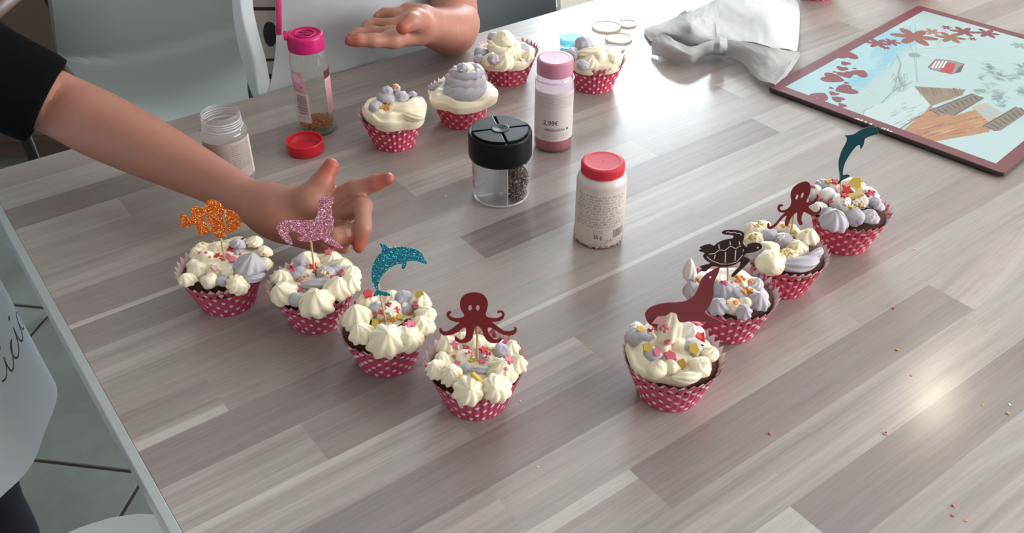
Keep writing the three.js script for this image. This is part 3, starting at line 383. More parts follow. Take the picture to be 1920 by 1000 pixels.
topper('seal_topper', 'glittery pink seal topper on a stick in front of the pointing hand', CROP.seal, pairs(380, 38, 420, 40, 445, 33, 452, 62, 435, 92, 440, 140, 450, 200, 445, 240, 420, 280, 440, 312, 480, 345, 511, 370, 490, 378, 440, 360, 392, 337, 372, 315, 330, 325, 290, 332, 240, 330, 205, 318, 215, 305, 240, 300, 215, 276, 172, 264, 145, 274, 160, 310, 176, 345, 160, 356, 130, 335, 95, 300, 70, 255, 70, 225, 95, 200, 140, 190, 220, 192, 270, 193, 310, 188, 335, 160, 345, 110, 350, 60), [[296, 325], [316, 490]], glitter(206, 128, 156), [oval(410, 62, 5, 5)]);
topper('dolphin_topper', 'glittery blue dolphin topper leaping over its cream cupcake', CROP.dolphin, pairs(290, 58, 320, 62, 355, 85, 420, 82, 490, 85, 540, 100, 578, 130, 590, 160, 609, 185, 600, 196, 570, 185, 530, 175, 475, 178, 470, 205, 453, 231, 439, 221, 438, 195, 400, 200, 350, 230, 305, 280, 285, 330, 286, 368, 320, 380, 350, 390, 362, 408, 330, 410, 290, 402, 260, 412, 247, 408, 257, 393, 270, 370, 250, 335, 238, 290, 240, 230, 265, 165, 304, 115, 308, 95), [[294, 398], [318, 510]], glitter(12, 134, 164), [oval(573, 152, 5, 5)]);
const octo = pairs(310, 192, 285, 150, 278, 105, 300, 60, 340, 38, 380, 32, 420, 36, 460, 60, 480, 105, 475, 150, 464, 186, 474, 207, 505, 216, 540, 218, 575, 206, 583, 186, 570, 175, 553, 181, 547, 172, 566, 163, 590, 169, 601, 190, 590, 220, 555, 240, 508, 244, 530, 262, 560, 285, 592, 306, 630, 312, 663, 306, 672, 293, 667, 283, 681, 283, 689, 300, 675, 330, 630, 342, 590, 335, 550, 315, 512, 290, 482, 283, 480, 310, 492, 340, 520, 364, 550, 371, 571, 359, 581, 370, 565, 388, 530, 398, 490, 390, 460, 360, 440, 310, 420, 280, 400, 274, 385, 285, 376, 320, 370, 355, 345, 385, 300, 397, 260, 390, 240, 370, 246, 348, 258, 356, 285, 375, 308, 365, 320, 338, 321, 293, 300, 288, 265, 315, 220, 335, 170, 340, 135, 320, 130, 294, 146, 291, 150, 305, 172, 315, 202, 307, 240, 280, 278, 248, 250, 244, 210, 230, 186, 205, 183, 180, 200, 168, 217, 172, 209, 183, 202, 196, 227, 212, 265, 218, 300, 211);
topper('octopus_topper', 'bright red octopus topper with white eye holes over the front middle cupcake', CROP.octopus, octo, [[403, 285], [404, 470]], card('#80101a'), [{ soft: oval(352, 143, 13, 21) }, { soft: oval(408, 143, 13, 21) }]);
topper('seal_topper', 'dull red seal topper over the nearest cupcake of the right row', CROP.redSeal, pairs(672, 33, 662, 75, 642, 115, 630, 160, 630, 220, 602, 290, 572, 330, 605, 352, 660, 378, 690, 397, 640, 402, 580, 392, 520, 387, 450, 390, 380, 400, 305, 402, 290, 430, 250, 425, 210, 400, 188, 350, 200, 315, 250, 285, 330, 268, 430, 262, 490, 235, 525, 190, 545, 130, 575, 90, 620, 60), [[400, 390], [402, 510]], card('#93404a'), [oval(610, 103, 8, 9)], 0.1);
topper('turtle_topper', 'dark brown turtle topper with cut-out shell lines in the right row', CROP.turtle, pairs(588, 192, 600, 165, 650, 152, 695, 160, 713, 182, 700, 205, 660, 225, 610, 235, 582, 238, 566, 264, 590, 275, 612, 290, 605, 310, 570, 345, 530, 385, 490, 420, 462, 430, 470, 405, 500, 375, 530, 340, 533, 304, 500, 325, 450, 345, 390, 350, 340, 345, 305, 345, 280, 362, 250, 385, 208, 376, 225, 361, 204, 350, 226, 339, 260, 330, 290, 318, 250, 290, 231, 260, 244, 236, 205, 222, 199, 212, 221, 205, 205, 190, 225, 181, 250, 169, 290, 165, 320, 178, 345, 158, 390, 135, 440, 122, 472, 117, 478, 95, 450, 88, 400, 82, 384, 68, 410, 52, 470, 48, 530, 55, 560, 70, 568, 95, 560, 130, 556, 150, 570, 178), [[432, 345], [434, 460]], card('#3c1f20'), [strip(pairs(278, 246, 325, 240, 365, 211, 410, 216, 455, 180, 500, 201, 530, 180, 574, 182), 9), strip(pairs(360, 165, 364, 203), 8), strip(pairs(449, 140, 455, 172), 8), strip(pairs(526, 140, 530, 171), 8), strip(pairs(415, 225, 412, 317), 9), strip(pairs(498, 210, 492, 302), 9), strip(pairs(331, 250, 321, 288), 8), strip(pairs(566, 196, 553, 232), 8), strip(pairs(262, 265, 300, 297, 370, 325, 440, 328, 505, 310, 556, 252), 9), strip(pairs(418, 68, 440, 64, 462, 72, 485, 66, 508, 76, 530, 74, 548, 92), 9), oval(677, 193, 8, 10)], 0.1);
topper('octopus_topper', 'dark red octopus topper tilted over the third cupcake of the right row', CROP.octopus2, pairs(420, 200, 413, 150, 430, 100, 470, 65, 520, 45, 555, 50, 573, 80, 570, 130, 547, 180, 542, 208, 570, 211, 600, 194, 621, 167, 620, 150, 632, 150, 630, 180, 605, 215, 570, 233, 557, 246, 582, 273, 610, 290, 638, 280, 649, 260, 645, 250, 656, 250, 655, 275, 640, 300, 600, 318, 560, 305, 522, 286, 507, 310, 500, 350, 510, 380, 490, 392, 472, 370, 465, 330, 467, 292, 445, 300, 420, 330, 402, 370, 390, 400, 368, 390, 372, 350, 384, 316, 360, 326, 330, 360, 295, 400, 260, 422, 232, 418, 226, 395, 235, 375, 246, 384, 247, 402, 270, 395, 300, 370, 335, 325, 369, 292, 345, 291, 315, 280, 308, 250, 325, 228, 350, 228, 352, 240, 336, 243, 329, 262, 346, 274, 380, 267, 409, 242), [[440, 320], [424, 430]], card('#7c1a22'), [{ soft: oval(464, 168, 10, 22, 0.3) }, { soft: oval(507, 153, 9, 22, 0.3) }], 0.25);
topper('dolphin_topper', 'plain teal dolphin topper standing over the farthest cupcake of the right row', CROP.dolphin2, pairs(335, 95, 400, 88, 450, 58, 510, 33, 555, 30, 578, 50, 585, 80, 560, 90, 510, 108, 485, 125, 480, 160, 455, 200, 450, 168, 425, 175, 380, 230, 340, 300, 325, 350, 323, 392, 350, 388, 375, 398, 350, 415, 320, 430, 290, 458, 284, 450, 306, 408, 292, 350, 290, 290, 310, 215, 345, 150, 352, 115), [[302, 440], [306, 500]], card('#12606c'), [oval(545, 66, 5, 5)], -0.1);


// ------------------------------------------------------------------ jars, lids and the board
const clear = phys('#ffffff', 0.04, { transmission: 1, thickness: 0, ior: 1.45, side: THREE.DoubleSide }), milky = phys('#efe6e6', 0.3, { transmission: 0.55, thickness: 0, side: THREE.DoubleSide }), edgeGlass = phys('#f1f2f5', 0.1, { transmission: 0.62, thickness: 0, side: THREE.DoubleSide });
const facing = (p, off = 0) => Math.atan2(camera.position.x - p.x, camera.position.z - p.z) + off;
const band = (r, y0, y1, a0, a1, seg = 40) => new THREE.CylinderGeometry(r, r, y1 - y0, seg, 1, true, a0, a1 - a0).translate(0, (y0 + y1) / 2, 0);
function words(g, x, y, w, size, gap, seed, alpha = 0.8) { const R = rng(seed); g.globalAlpha = alpha; let c = x; while (c < x + w) { const n = 2 + Math.floor(R() * 7); for (let i = 0; i < n && c < x + w; i++) { const tall = R() < 0.25; g.fillRect(c, y - size * (tall ? 0.95 : 0.66), size * 0.12, size * (tall ? 0.95 : 0.66)); if (R() < 0.6) g.fillRect(c, y - size * (R() < 0.5 ? 0.1 : 0.6), size * 0.42, size * 0.1); if (R() < 0.4) g.fillRect(c + size * 0.34, y - size * 0.66, size * 0.1, size * 0.62); c += size * 0.56; } c += gap; } g.globalAlpha = 1; }
function bars(g, x, y, w, h, seed, across = false) { const R = rng(seed); let c = 0; const L = across ? h : w; while (c < L) { const t = 1 + Math.floor(R() * 4); if (across) g.fillRect(x, y + c, w, Math.min(t * 1.2, L - c)); else g.fillRect(x + c, y, Math.min(t * 1.2, L - c), h); c += t * 1.2 + 1.2 + R() * 4; } }
const ridged = (r, y0, y1, top, n = 90) => closed(mergeGeometries([lathe([[0.0005, y0], [r - 0.001, y0], [r, y0 + 0.0008], [r, y1 - 0.0022], [r - 0.0007, y1 - 0.0007], [r - 0.0024, y1], [r - 0.0045, y1 - 0.0002], [r - 0.006, y1 - top], [0.0005, y1 - top]], n)]), true);
{ // sprinkle jar with the red lid
  const p = V(0.0847, TOP, -0.7563), j = thing('sprinkle_jar', 'small white sprinkle jar with a coral red screw lid, standing alone at centre', 'jar', p, facing(p));
  const b = part(j, 'body', lathe([[0.0005, 0.0008], [0.0215, 0.0005], [0.0232, 0.002], [0.0237, 0.005], [0.0237, 0.0655], [0.0228, 0.0692], [0.0205, 0.072], [0.0188, 0.0735], [0.0188, 0.078], [0.0005, 0.078]], 64), phys('#d4ccce', 0.28));
  part(j, 'lid', ridged(0.0205, 0.0738, 0.0845, 0.0006), phys('#c83444', 0.55, { specularIntensity: 0.5 }));
  const R = rng(77), crumbs = []; for (let i = 0; i < 150; i++) { const a = R() * 6.28, h = 0.001 + R() ** 2 * 0.009; crumbs.push(new THREE.IcosahedronGeometry(0.0009 + R() * 0.0008, 0).translate(Math.cos(a) * 0.0233, h + 0.001, Math.sin(a) * 0.0233)); }
  const cr = part(j, 'sugar_grains', mergeGeometries(crumbs), std('#cbb2a6', 0.6), 'pale sugar grains showing through the jar foot'); cr.userData.kind = 'stuff';
  const tex = canvasTexture(1024, 512, (g, w, h) => {
    g.fillStyle = '#d6cecb'; g.fillRect(0, 0, w, h); g.fillStyle = '#b8323c'; g.fillRect(30, 60, 46, 70); g.fillStyle = '#fff'; g.fillRect(38, 84, 30, 12); g.fillStyle = '#cfa3a8'; g.fillRect(0, 0, 90, 40);
    g.fillStyle = '#5c5252'; for (let i = 0; i < 12; i++) words(g, 215 + 18 * Math.sin(i), 66 + i * 27, 620 - 40 * (i % 3), i % 5 === 0 ? 26 : 22, 16, 300 + i, i % 4 === 0 ? 1 : 0.85);
    g.fillStyle = '#3c3434'; bars(g, 690, 395, 190, 82, 31); g.font = 'bold 54px sans-serif'; g.fillText('55 g', 455, 474); words(g, 450, 400, 120, 14, 9, 9, 0.7); words(g, 450, 420, 110, 14, 9, 10, 0.7);
  });
  part(j, 'label', band(0.02385, 0.008, 0.0645, -1.75, 1.75), std('#ffffff', 0.45, { map: tex }), 'pale label with small print and barcode');
}
{ // tall jar with the pink lid
  const p = V(0.0465, TOP, -0.9393), j = thing('sprinkle_jar', 'clear sprinkle jar with a pale pink lid and a little red sugar at the bottom', 'jar', p, facing(p));
  part(j, 'body', lathe([[0.0005, 0.0008], [0.019, 0.0005], [0.0208, 0.002], [0.0213, 0.005], [0.0213, 0.079], [0.0206, 0.083], [0.0196, 0.0855], [0.0186, 0.087], [0.0186, 0.093]], 64), phys('#eadde2', 0.08, { transmission: 0.9, thickness: 0, side: THREE.DoubleSide }));
  part(j, 'shoulder_ring', new THREE.TorusGeometry(0.0206, 0.0011, 8, 64).rotateX(Math.PI / 2).translate(0, 0.084, 0), edgeGlass);
  part(j, 'lid', ridged(0.0198, 0.089, 0.1063, 0.0004), phys('#c4859b', 0.42, { specularIntensity: 0.6 }));
  part(j, 'red_sugar', lathe([[0.0005, 0.0014], [0.0195, 0.0016], [0.0206, 0.005], [0.0206, 0.013], [0.015, 0.0142], [0.006, 0.0128], [0.0005, 0.0136]], 48), std('#a02638', 0.7), 'dark red sugar');
  const tex = canvasTexture(1024, 768, (g, w, h) => {
    g.fillStyle = '#cbc3c4'; g.fillRect(0, 0, w, h); g.fillStyle = '#6a5c60'; for (let i = 0; i < 9; i++) words(g, 150, 70 + i * 21, 720, 17, 10, 500 + i, 0.8); words(g, 330, 330, 360, 12, 10, 77, 0.4);
    g.fillStyle = '#4a4244'; g.font = 'bold 96px sans-serif'; g.fillText('2,99€', 345, 500); bars(g, 370, 560, 330, 42, 71); g.fillRect(730, 560, 34, 40); for (let i = 0; i < 3; i++) words(g, 330, 662 + i * 30, 460, 20, 12, 600 + i, 0.8);
  });
  part(j, 'label', band(0.02145, 0.0155, 0.073, -1.7, 1.7), std('#ffffff', 0.45, { map: tex }), 'greyish white label with price and small print');
}
{ // four-part shaker with the black lid
  const p = V(-0.0119, TOP, -0.8346), j = thing('sprinkle_shaker', 'clear four-compartment sprinkle shaker with a thick black flap lid', 'jar', p, facing(p, 0.12));
  part(j, 'body', lathe([[0.0005, 0.0012], [0.026, 0.0008], [0.0288, 0.002], [0.0297, 0.005], [0.0297, 0.049]], 64), clear);
  part(j, 'foot_rim', new THREE.TorusGeometry(0.0282, 0.0012, 8, 64).rotateX(Math.PI / 2).translate(0, 0.0016, 0), edgeGlass);
  for (const a of [0.12, Math.PI / 2 + 0.12]) part(j, 'divider', new RoundedBoxGeometry(0.0582, 0.044, 0.0016, 1, 0.0004).translate(0, 0.024, 0).rotateY(a), edgeGlass);
  const heap = (a0, a1, r, top, seed, col, name, label) => {   // a wedge full of strands, gathered at random
    const R = rng(seed), list = []; for (let i = 0; i < 420; i++) { const a = lerp(a0, a1, R()), q = r * Math.sqrt(0.15 + 0.85 * R()), y = 0.003 + top * R(); list.push(new THREE.CapsuleGeometry(0.0008, 0.0042, 1, 4).rotateX(R() * 3).rotateZ(R() * 3).translate(Math.sin(a) * q, y, Math.cos(a) * q)); }
    const m = part(j, name, mergeGeometries(list), std(col, 0.55), label); m.userData.kind = 'stuff';
  };
  heap(0.22, 1.55, 0.0275, 0.042, 5, '#5a4a44', 'dark_sprinkles', 'dark brown chocolate strands');
  { const R = rng(9), list = []; for (let i = 0; i < 260; i++) { const a = -2.3 + 0.9 * R(), y = 0.012 + 0.026 * R(); list.push(new THREE.IcosahedronGeometry(0.0009, 0).translate(Math.sin(a) * 0.0285, y, Math.cos(a) * 0.0285)); } const m = part(j, 'pink_sugar', mergeGeometries(list), std('#c06c80', 0.6), 'pink sugar clinging to the back wall'); m.userData.kind = 'stuff'; }
  const black = phys('#0d0e11', 0.4, { specularIntensity: 0.45 });
  part(j, 'lid', lathe([[0.0295, 0.0468], [0.0318, 0.0472], [0.0324, 0.049], [0.0324, 0.0722], [0.0316, 0.0742], [0.0302, 0.0746], [0.0296, 0.0732], [0.0005, 0.0732]], 72), black);
  for (let q = 0; q < 4; q++) { // four flaps with open grooves between them
    const a0 = q * Math.PI / 2 + 0.045, a1 = (q + 1) * Math.PI / 2 - 0.045, s = new THREE.Shape(); s.absarc(0, 0, 0.0286, a0, a1, false); s.absarc(0, 0, 0.0035, a1 - 0.2, a0 + 0.2, true); s.closePath();
    part(j, 'flap', new THREE.ExtrudeGeometry(s, { depth: 0.0022, bevelEnabled: true, bevelSize: 0.0007, bevelThickness: 0.0007, bevelSegments: 2, bevelOffset: -0.0007, curveSegments: 20 }).rotateX(-Math.PI / 2).translate(0, 0.0736, 0).rotateY(0.1), black);
  }
  part(j, 'hub', lathe([[0.0005, 0.0762], [0.006, 0.0768], [0.0085, 0.0772], [0.0094, 0.0768], [0.0096, 0.0755], [0.0005, 0.0755]].reverse(), 40), black);
}
{ // open clear jar
  const p = onY(412, 211, 0.079).setY(TOP), j = thing('open_jar', 'open clear jar without its lid, behind the outstretched forearm', 'jar', p, facing(p));
  part(j, 'body', lathe([[0.0005, 0.001], [0.0215, 0.0006], [0.0235, 0.002], [0.0242, 0.005], [0.0242, 0.058], [0.0236, 0.0612], [0.0215, 0.0632], [0.0198, 0.0645], [0.0194, 0.066], [0.0194, 0.0775], [0.0198, 0.0788], [0.0194, 0.0796], [0.0186, 0.0792], [0.0184, 0.076]], 64), phys('#f3f4f5', 0.1, { transmission: 0.88, thickness: 0, side: THREE.DoubleSide }));
  const helix = []; for (let i = 0; i <= 70; i++) { const a = i * 0.27; helix.push(V(Math.cos(a) * 0.0197, 0.0672 + i * 0.00011, Math.sin(a) * 0.0197)); }
  part(j, 'screw_thread', tube(helix, 0.0007, 160, 6), edgeGlass); part(j, 'shoulder_ring', new THREE.TorusGeometry(0.0203, 0.0009, 8, 64).rotateX(Math.PI / 2).translate(0, 0.0645, 0), edgeGlass);
  const tex = canvasTexture(1024, 512, (g, w, h) => { g.fillStyle = '#b4a5a2'; g.fillRect(0, 0, w, h); g.fillStyle = '#8e7b78'; for (let i = 0; i < 13; i++) words(g, 60, 60 + i * 24, 620, 18, 12, 700 + i, 0.8); g.fillStyle = '#4e4444'; for (let i = 0; i < 13; i++) words(g, 560, 50 + i * 26, 350, 20, 9, 800 + i, 0.9); g.fillStyle = '#d8d4d2'; g.fillRect(945, 0, 80, h); });
  part(j, 'label', band(0.02435, 0.010, 0.0545, -1.3, 1.35), std('#ffffff', 0.5, { map: tex }), 'greyish label with dense small print');
}
{ // tall shaker with the magenta flip cap
  const p = V(-0.2278, TOP, -0.9777), j = thing('sprinkle_shaker', 'tall glass shaker with an open magenta flip cap and orange sprinkles at the bottom', 'jar', p, facing(p));
  part(j, 'body', lathe([[0.0005, 0.002], [0.017, 0.001], [0.0205, 0.0015], [0.0222, 0.004], [0.0222, 0.009], [0.0215, 0.014], [0.0213, 0.082], [0.0208, 0.09], [0.0195, 0.0965], [0.0182, 0.101], [0.0182, 0.106]], 64), phys('#f4f6f2', 0.06, { transmission: 0.94, thickness: 0, side: THREE.DoubleSide }));
  part(j, 'glass_foot', lathe([[0.0005, 0.0006], [0.018, 0.0006], [0.0212, 0.0018], [0.0219, 0.004], [0.0214, 0.0062], [0.0185, 0.0052], [0.0005, 0.0042]], 56), phys('#c6d2c4', 0.08, { transmission: 0.8, thickness: 0, side: THREE.DoubleSide }), 'thick greenish glass foot');
  { const R = rng(3), list = []; for (let i = 0; i < 420; i++) { const a = R() * 6.28, q = 0.0192 * Math.sqrt(R()), y = 0.0068 + R() * (0.0072 + 0.003 * Math.cos(a - 1)); list.push(new THREE.IcosahedronGeometry(0.0012, 0).translate(Math.cos(a) * q, y, Math.sin(a) * q)); } const m = part(j, 'orange_sprinkles', mergeGeometries(list), std('#b86a30', 0.6), 'orange brown sprinkles'); m.userData.kind = 'stuff'; }
  const mg = phys('#c0186c', 0.34), dk = phys('#8a0f4c', 0.5);
  part(j, 'cap', lathe([[0.0186, 0.1], [0.0199, 0.1005], [0.0203, 0.102], [0.0203, 0.115], [0.0196, 0.1172], [0.0176, 0.1182], [0.0162, 0.1178], [0.016, 0.1168], [0.0005, 0.1168]], 64), mg);
  part(j, 'spout_ring', new THREE.TorusGeometry(0.0108, 0.0011, 8, 48).rotateX(Math.PI / 2).translate(0, 0.1172, 0), mg);
  for (const [a, r] of [[0.6, 0.0058], [2.5, 0.0058], [4.6, 0.0058]]) part(j, 'spout_hole', new THREE.CylinderGeometry(0.0036, 0.0036, 0.0008, 20).scale(1.35, 1, 0.8).translate(Math.cos(a) * r, 0.1172, Math.sin(a) * r), dk);
  const lid = part(j, 'flip_lid', lathe([[0.0005, 0.0012], [0.0172, 0.0012], [0.0188, 0.0004], [0.0196, 0.0012], [0.0196, 0.0052], [0.0182, 0.0062], [0.0005, 0.0062]], 56), mg); lid.rotation.z = Math.PI / 2 - 0.16; lid.position.set(-0.0215, 0.1385, 0.001);
  part(j, 'hinge', new RoundedBoxGeometry(0.0042, 0.006, 0.014, 2, 0.001).translate(-0.0206, 0.1172, 0.001), mg);
  const lt = (w, h, draw) => canvasTexture(w, h, draw), th = 0.02165;
  part(j, 'label', band(0.0216, 0.055, 0.08, -1.25, -0.35), std('#ffffff', 0.5, { map: lt(256, 256, (g, w, h) => { g.fillStyle = '#d9a9bb'; g.fillRect(0, 0, w, h); g.fillStyle = '#e9cdd6'; g.beginPath(); g.ellipse(120, 80, 80, 50, 0.4, 0, 7); g.fill(); g.fillStyle = '#5b3b48'; g.beginPath(); g.arc(50, 200, 14, 0, 7); g.arc(190, 185, 10, 0, 7); g.fill(); words(g, 60, 236, 160, 22, 12, 5, 0.8); }) }), 'pink printed patch');
  part(j, 'barcode_label', band(0.0216, 0.018, 0.054, -1.1, -0.25), std('#ffffff', 0.5, { map: lt(256, 384, (g, w, h) => { g.fillStyle = '#d2cbcb'; g.fillRect(0, 0, w, h); g.fillStyle = '#554a4c'; bars(g, 26, 22, 190, 250, 12, true); words(g, 30, 320, 190, 24, 10, 6, 0.8); }) }), 'pale label with a sideways barcode');
  part(j, 'side_label', band(0.0216, 0.026, 0.078, 0.75, 1.5), std('#ffffff', 0.5, { map: lt(128, 384, (g, w, h) => { g.fillStyle = '#cf9bb0'; g.fillRect(0, 0, w, h); g.fillStyle = '#5a2a30'; g.fillRect(0, 0, w, 70); g.fillStyle = '#8a5568'; for (let i = 0; i < 11; i++) words(g, 14, 110 + i * 24, 90, 16, 9, 40 + i, 0.7); }) }), 'pink strip with brown top');
}
{ const p = V(-0.2325, TOP, -0.9265), j = thing('jar_lid', 'bright red plastic jar lid lying upside down beside the tall shaker', 'lid', p); part(j, 'shell', lathe([[0.0005, 0.0002], [0.0192, 0.0002], [0.0206, 0.0012], [0.0209, 0.0125], [0.0204, 0.0136], [0.0194, 0.0136], [0.0188, 0.0128], [0.0184, 0.0026], [0.0005, 0.002]], 72), phys('#d41f34', 0.36)); part(j, 'inner_ring', new THREE.TorusGeometry(0.0166, 0.0007, 8, 56).rotateX(Math.PI / 2).translate(0, 0.0026, 0), phys('#d41f34', 0.36)); }
{ // picture board
  const A = onY(1437, 172), B = onY(1720, 18), C = onY(1870, 345), e = B.clone().sub(A), w = e.length(), dir = e.clone().normalize(), f = V(-dir.z, 0, dir.x), h = C.clone().sub(A).dot(f), mid = A.clone().addScaledVector(dir, w / 2).addScaledVector(f, h / 2);
  const g = thing('serving_board', 'rectangular glass board printed with a snowy alpine chalet scene and maroon border', 'board', mid, Math.atan2(-dir.z, dir.x));
  const toC = (px, py) => { const q = onY(px, py, 0.006).sub(A); return [q.dot(dir) / w * 1600, q.dot(f) / h * 1184]; };
  const tex = canvasTexture(1600, 1184, (c) => {
    const Z = (x, y) => toC(1400 + x / 2.777, y / 2.777), R = rng(17);
    const path = (n) => { c.beginPath(); for (let i = 0; i < n.length; i += 2) { const q = Z(n[i], n[i + 1]); i ? c.lineTo(...q) : c.moveTo(...q); } };
    const fill = (col, ...n) => { c.fillStyle = col; path(n); c.closePath(); c.fill(); }, line = (col, lw, ...n) => { c.strokeStyle = col; c.lineWidth = lw; c.lineCap = 'round'; c.lineJoin = 'round'; path(n); c.stroke(); };
    c.fillStyle = '#a9c1c4'; c.fillRect(0, 0, 1600, 1184);
    for (let i = 0; i < 240; i++) { const x = 60 + R() * 1100, y = 40 + R() * 330 * (1 - x / 2600), q = noise2(x / 200, y / 90, 3); c.globalAlpha = 0.10 + 0.22 * q; c.fillStyle = q > 0.55 ? '#7fb6ca' : '#9dc4cf'; c.beginPath(); c.ellipse(x, y, 50 + R() * 90, 14 + R() * 26, -0.1, 0, 7); c.fill(); } c.globalAlpha = 1;
    line('#9fb4b6', 5, 560, 430, 680, 510); line('#90a6a8', 4, 640, 370, 740, 360, 780, 300); line('#8ba0a2', 5, 780, 265, 860, 262, 1100, 245); line('#8b9c9e', 9, 780, 285, 800, 340, 788, 390, 800, 440); line('#8a9a9a', 7, 700, 540, 770, 470, 860, 430); line('#a5b8ba', 4, 330, 500, 360, 470, 420, 470); line('#a5b8ba', 4, 540, 500, 580, 540); line('#9aadaf', 4, 870, 300, 960, 318, 1330, 325); line('#a0b4b6', 4, 870, 285, 1100, 245, 1190, 260); line('#8ba0a2', 4, 990, 240, 1020, 200, 1035, 160);
    line('#93a9ac', 5, 850, 130, 852, 250, 870, 290, 885, 430); line('#93a9ac', 4, 876, 130, 880, 290, 890, 430); c.fillStyle = '#7f9699'; c.beginPath(); c.ellipse(...Z(872, 290), 34, 30, 0, 0, 7); c.fill();
    for (let i = 0; i < 90; i++) { const x = 760 + R() * 70, y = 380 + R() * 90; line('rgba(110,125,125,.5)', 3, x, y, x + R() * 20 - 10, y + 8 + R() * 14); }
    for (let i = 0; i < 420; i++) { const x = 1195 + R() * 330, y = 330 + R() * 230, n = noise2(x / 60, y / 34, 8); if (n < 0.47) continue; c.globalAlpha = 0.5; c.fillStyle = n > 0.62 ? '#718385' : '#93a5a6'; c.beginPath(); c.ellipse(...Z(x, y), 10 + R() * 16, 5 + R() * 8, R() * 3, 0, 7); c.fill(); c.globalAlpha = 1; }
    fill('#b6c8ca', 590, 600, 640, 550, 700, 545, 870, 450, 960, 555, 930, 600, 770, 695, 700, 690); line('#8b9a9a', 5, 600, 610, 610, 580, 660, 555); for (let i = 0; i < 40; i++) { const x = 740 + R() * 190, y = 540 + R() * 120; line('rgba(120,135,135,.6)', 4, x, y, x + 26, y - 9); } line('#7c6f66', 7, 740, 695, 790, 680, 850, 640, 930, 590, 960, 555);
    fill('#8b7d70', 870, 452, 1140, 470, 1120, 500, 960, 556); for (let i = 0; i < 26; i++) { const x = 890 + R() * 220; line('rgba(98,84,72,.6)', 3, x, 462, x + 14, 486 + R() * 20); }
    fill('#aa8064', 805, 690, 960, 560, 1080, 606, 1240, 560, 1300, 620, 1260, 692, 1000, 738, 900, 746, 800, 714); for (let i = 0; i < 70; i++) { const x = 830 + R() * 380, y = 610 + R() * 110; line(R() < 0.5 ? 'rgba(126,88,64,.55)' : 'rgba(200,160,132,.5)', 5, x, y, x + 70, y - 18); }
    fill('#7d756e', 945, 582, 1175, 490, 1232, 512, 1080, 606); for (let i = 0; i < 10; i++) line('#55504c', 8, 970 + i * 24, 585 - i * 9, 1000 + i * 22, 600 - i * 8.5); line('#5f5a55', 8, 950, 580, 1175, 492); line('#5f5a55', 8, 1080, 604, 1232, 514);
    fill('#b2a79c', 1170, 560, 1240, 540, 1330, 590, 1260, 640); fill('#9fb0b2', 1200, 585, 1260, 562, 1310, 590, 1250, 618); fill('#807871', 1230, 664, 1400, 560, 1470, 585, 1310, 692); for (let i = 0; i < 9; i++) line('#57524e', 9, 1250 + i * 22, 662 - i * 12, 1290 + i * 20, 684 - i * 11.5); line('#5f5a55', 8, 1232, 660, 1402, 562);
    fill('#aec5c8', 900, 748, 1000, 740, 1260, 694, 1470, 660, 1470, 760, 1250, 900);
    const ring = [[945, 352], [985, 312], [1060, 318], [1130, 336], [1110, 378], [1062, 388], [960, 366]].flat(); fill('#8f8a8c', ...ring); fill('#b04048', 1000, 372, 1045, 328, 1090, 334, 1066, 388, 1010, 378); for (let i = 0; i < 4; i++) line('#d8dfe0', 7, 965 + i * 18, 356, 985 + i * 18, 322); line('#74494e', 6, ...ring, 945, 352); fill('#5e5256', 1082, 384, 1106, 350, 1128, 340, 1110, 380);
    const M = '#7f424e', heart = (x, y, r) => { const q = Z(x, y); c.save(); c.translate(...q); c.rotate(0.6 + r); c.scale(r * 1.05, r * 1.05); c.fillStyle = M; c.beginPath(); c.moveTo(0, 1); c.bezierCurveTo(-1.6, -0.1, -0.8, -1.3, 0, -0.5); c.bezierCurveTo(0.8, -1.3, 1.6, -0.1, 0, 1); c.fill(); c.restore(); };
    for (const q of [[442, 410, 62], [513, 391, 44], [585, 385, 48], [515, 470, 58], [378, 505, 48], [495, 360, 32], [512, 333, 28], [472, 520, 34], [450, 491, 26], [495, 553, 24], [437, 462, 14], [516, 435, 14], [455, 378, 12], [560, 360, 12], [440, 575, 60], [518, 290, 60], [455, 602, 30]]) heart(...q);
    const flake = (x, y, r, col = M) => { const q = Z(x, y); c.fillStyle = col; for (let i = 0; i < 6; i++) { const a = i * Math.PI / 3; c.beginPath(); c.ellipse(q[0] + Math.cos(a) * r * 0.6, q[1] + Math.sin(a) * r * 0.6, r * 0.42, r * 0.24, a, 0, 7); c.fill(); c.beginPath(); c.arc(q[0] + Math.cos(a) * r * 0.92, q[1] + Math.sin(a) * r * 0.92, r * 0.16, 0, 7); c.fill(); } c.beginPath(); c.arc(...q, r * 0.42, 0, 7); c.fill(); };
    flake(870, 194, 118, '#87564f'); flake(1060, 198, 76, '#8a6258'); flake(1130, 167, 70); flake(752, 222, 48); flake(965, 168, 50, '#97706c'); flake(1250, 176, 64); flake(1175, 205, 24); flake(725, 252, 22); flake(1038, 145, 30); flake(680, 228, 66); flake(1420, 240, 44, '#8a9a9a');
    c.fillStyle = '#74424d'; const bw = 62; c.fillRect(0, 0, 1600, bw); c.fillRect(0, 1184 - bw, 1600, bw); c.fillRect(0, 0, bw, 1184); c.fillRect(1600 - bw, 0, bw, 1184);
    c.fillStyle = '#d8d2d2'; for (let i = 0; i < 26; i++) { const y = 470 + R() * 190; const q = R() * 16, l = 5 + R() * 22; c.beginPath(); c.moveTo(0, y); c.lineTo(q + l * 0.4, y + 2 + R() * 4); c.lineTo(q * 0.3, y + 6 + R() * 8); c.fill(); }
  });
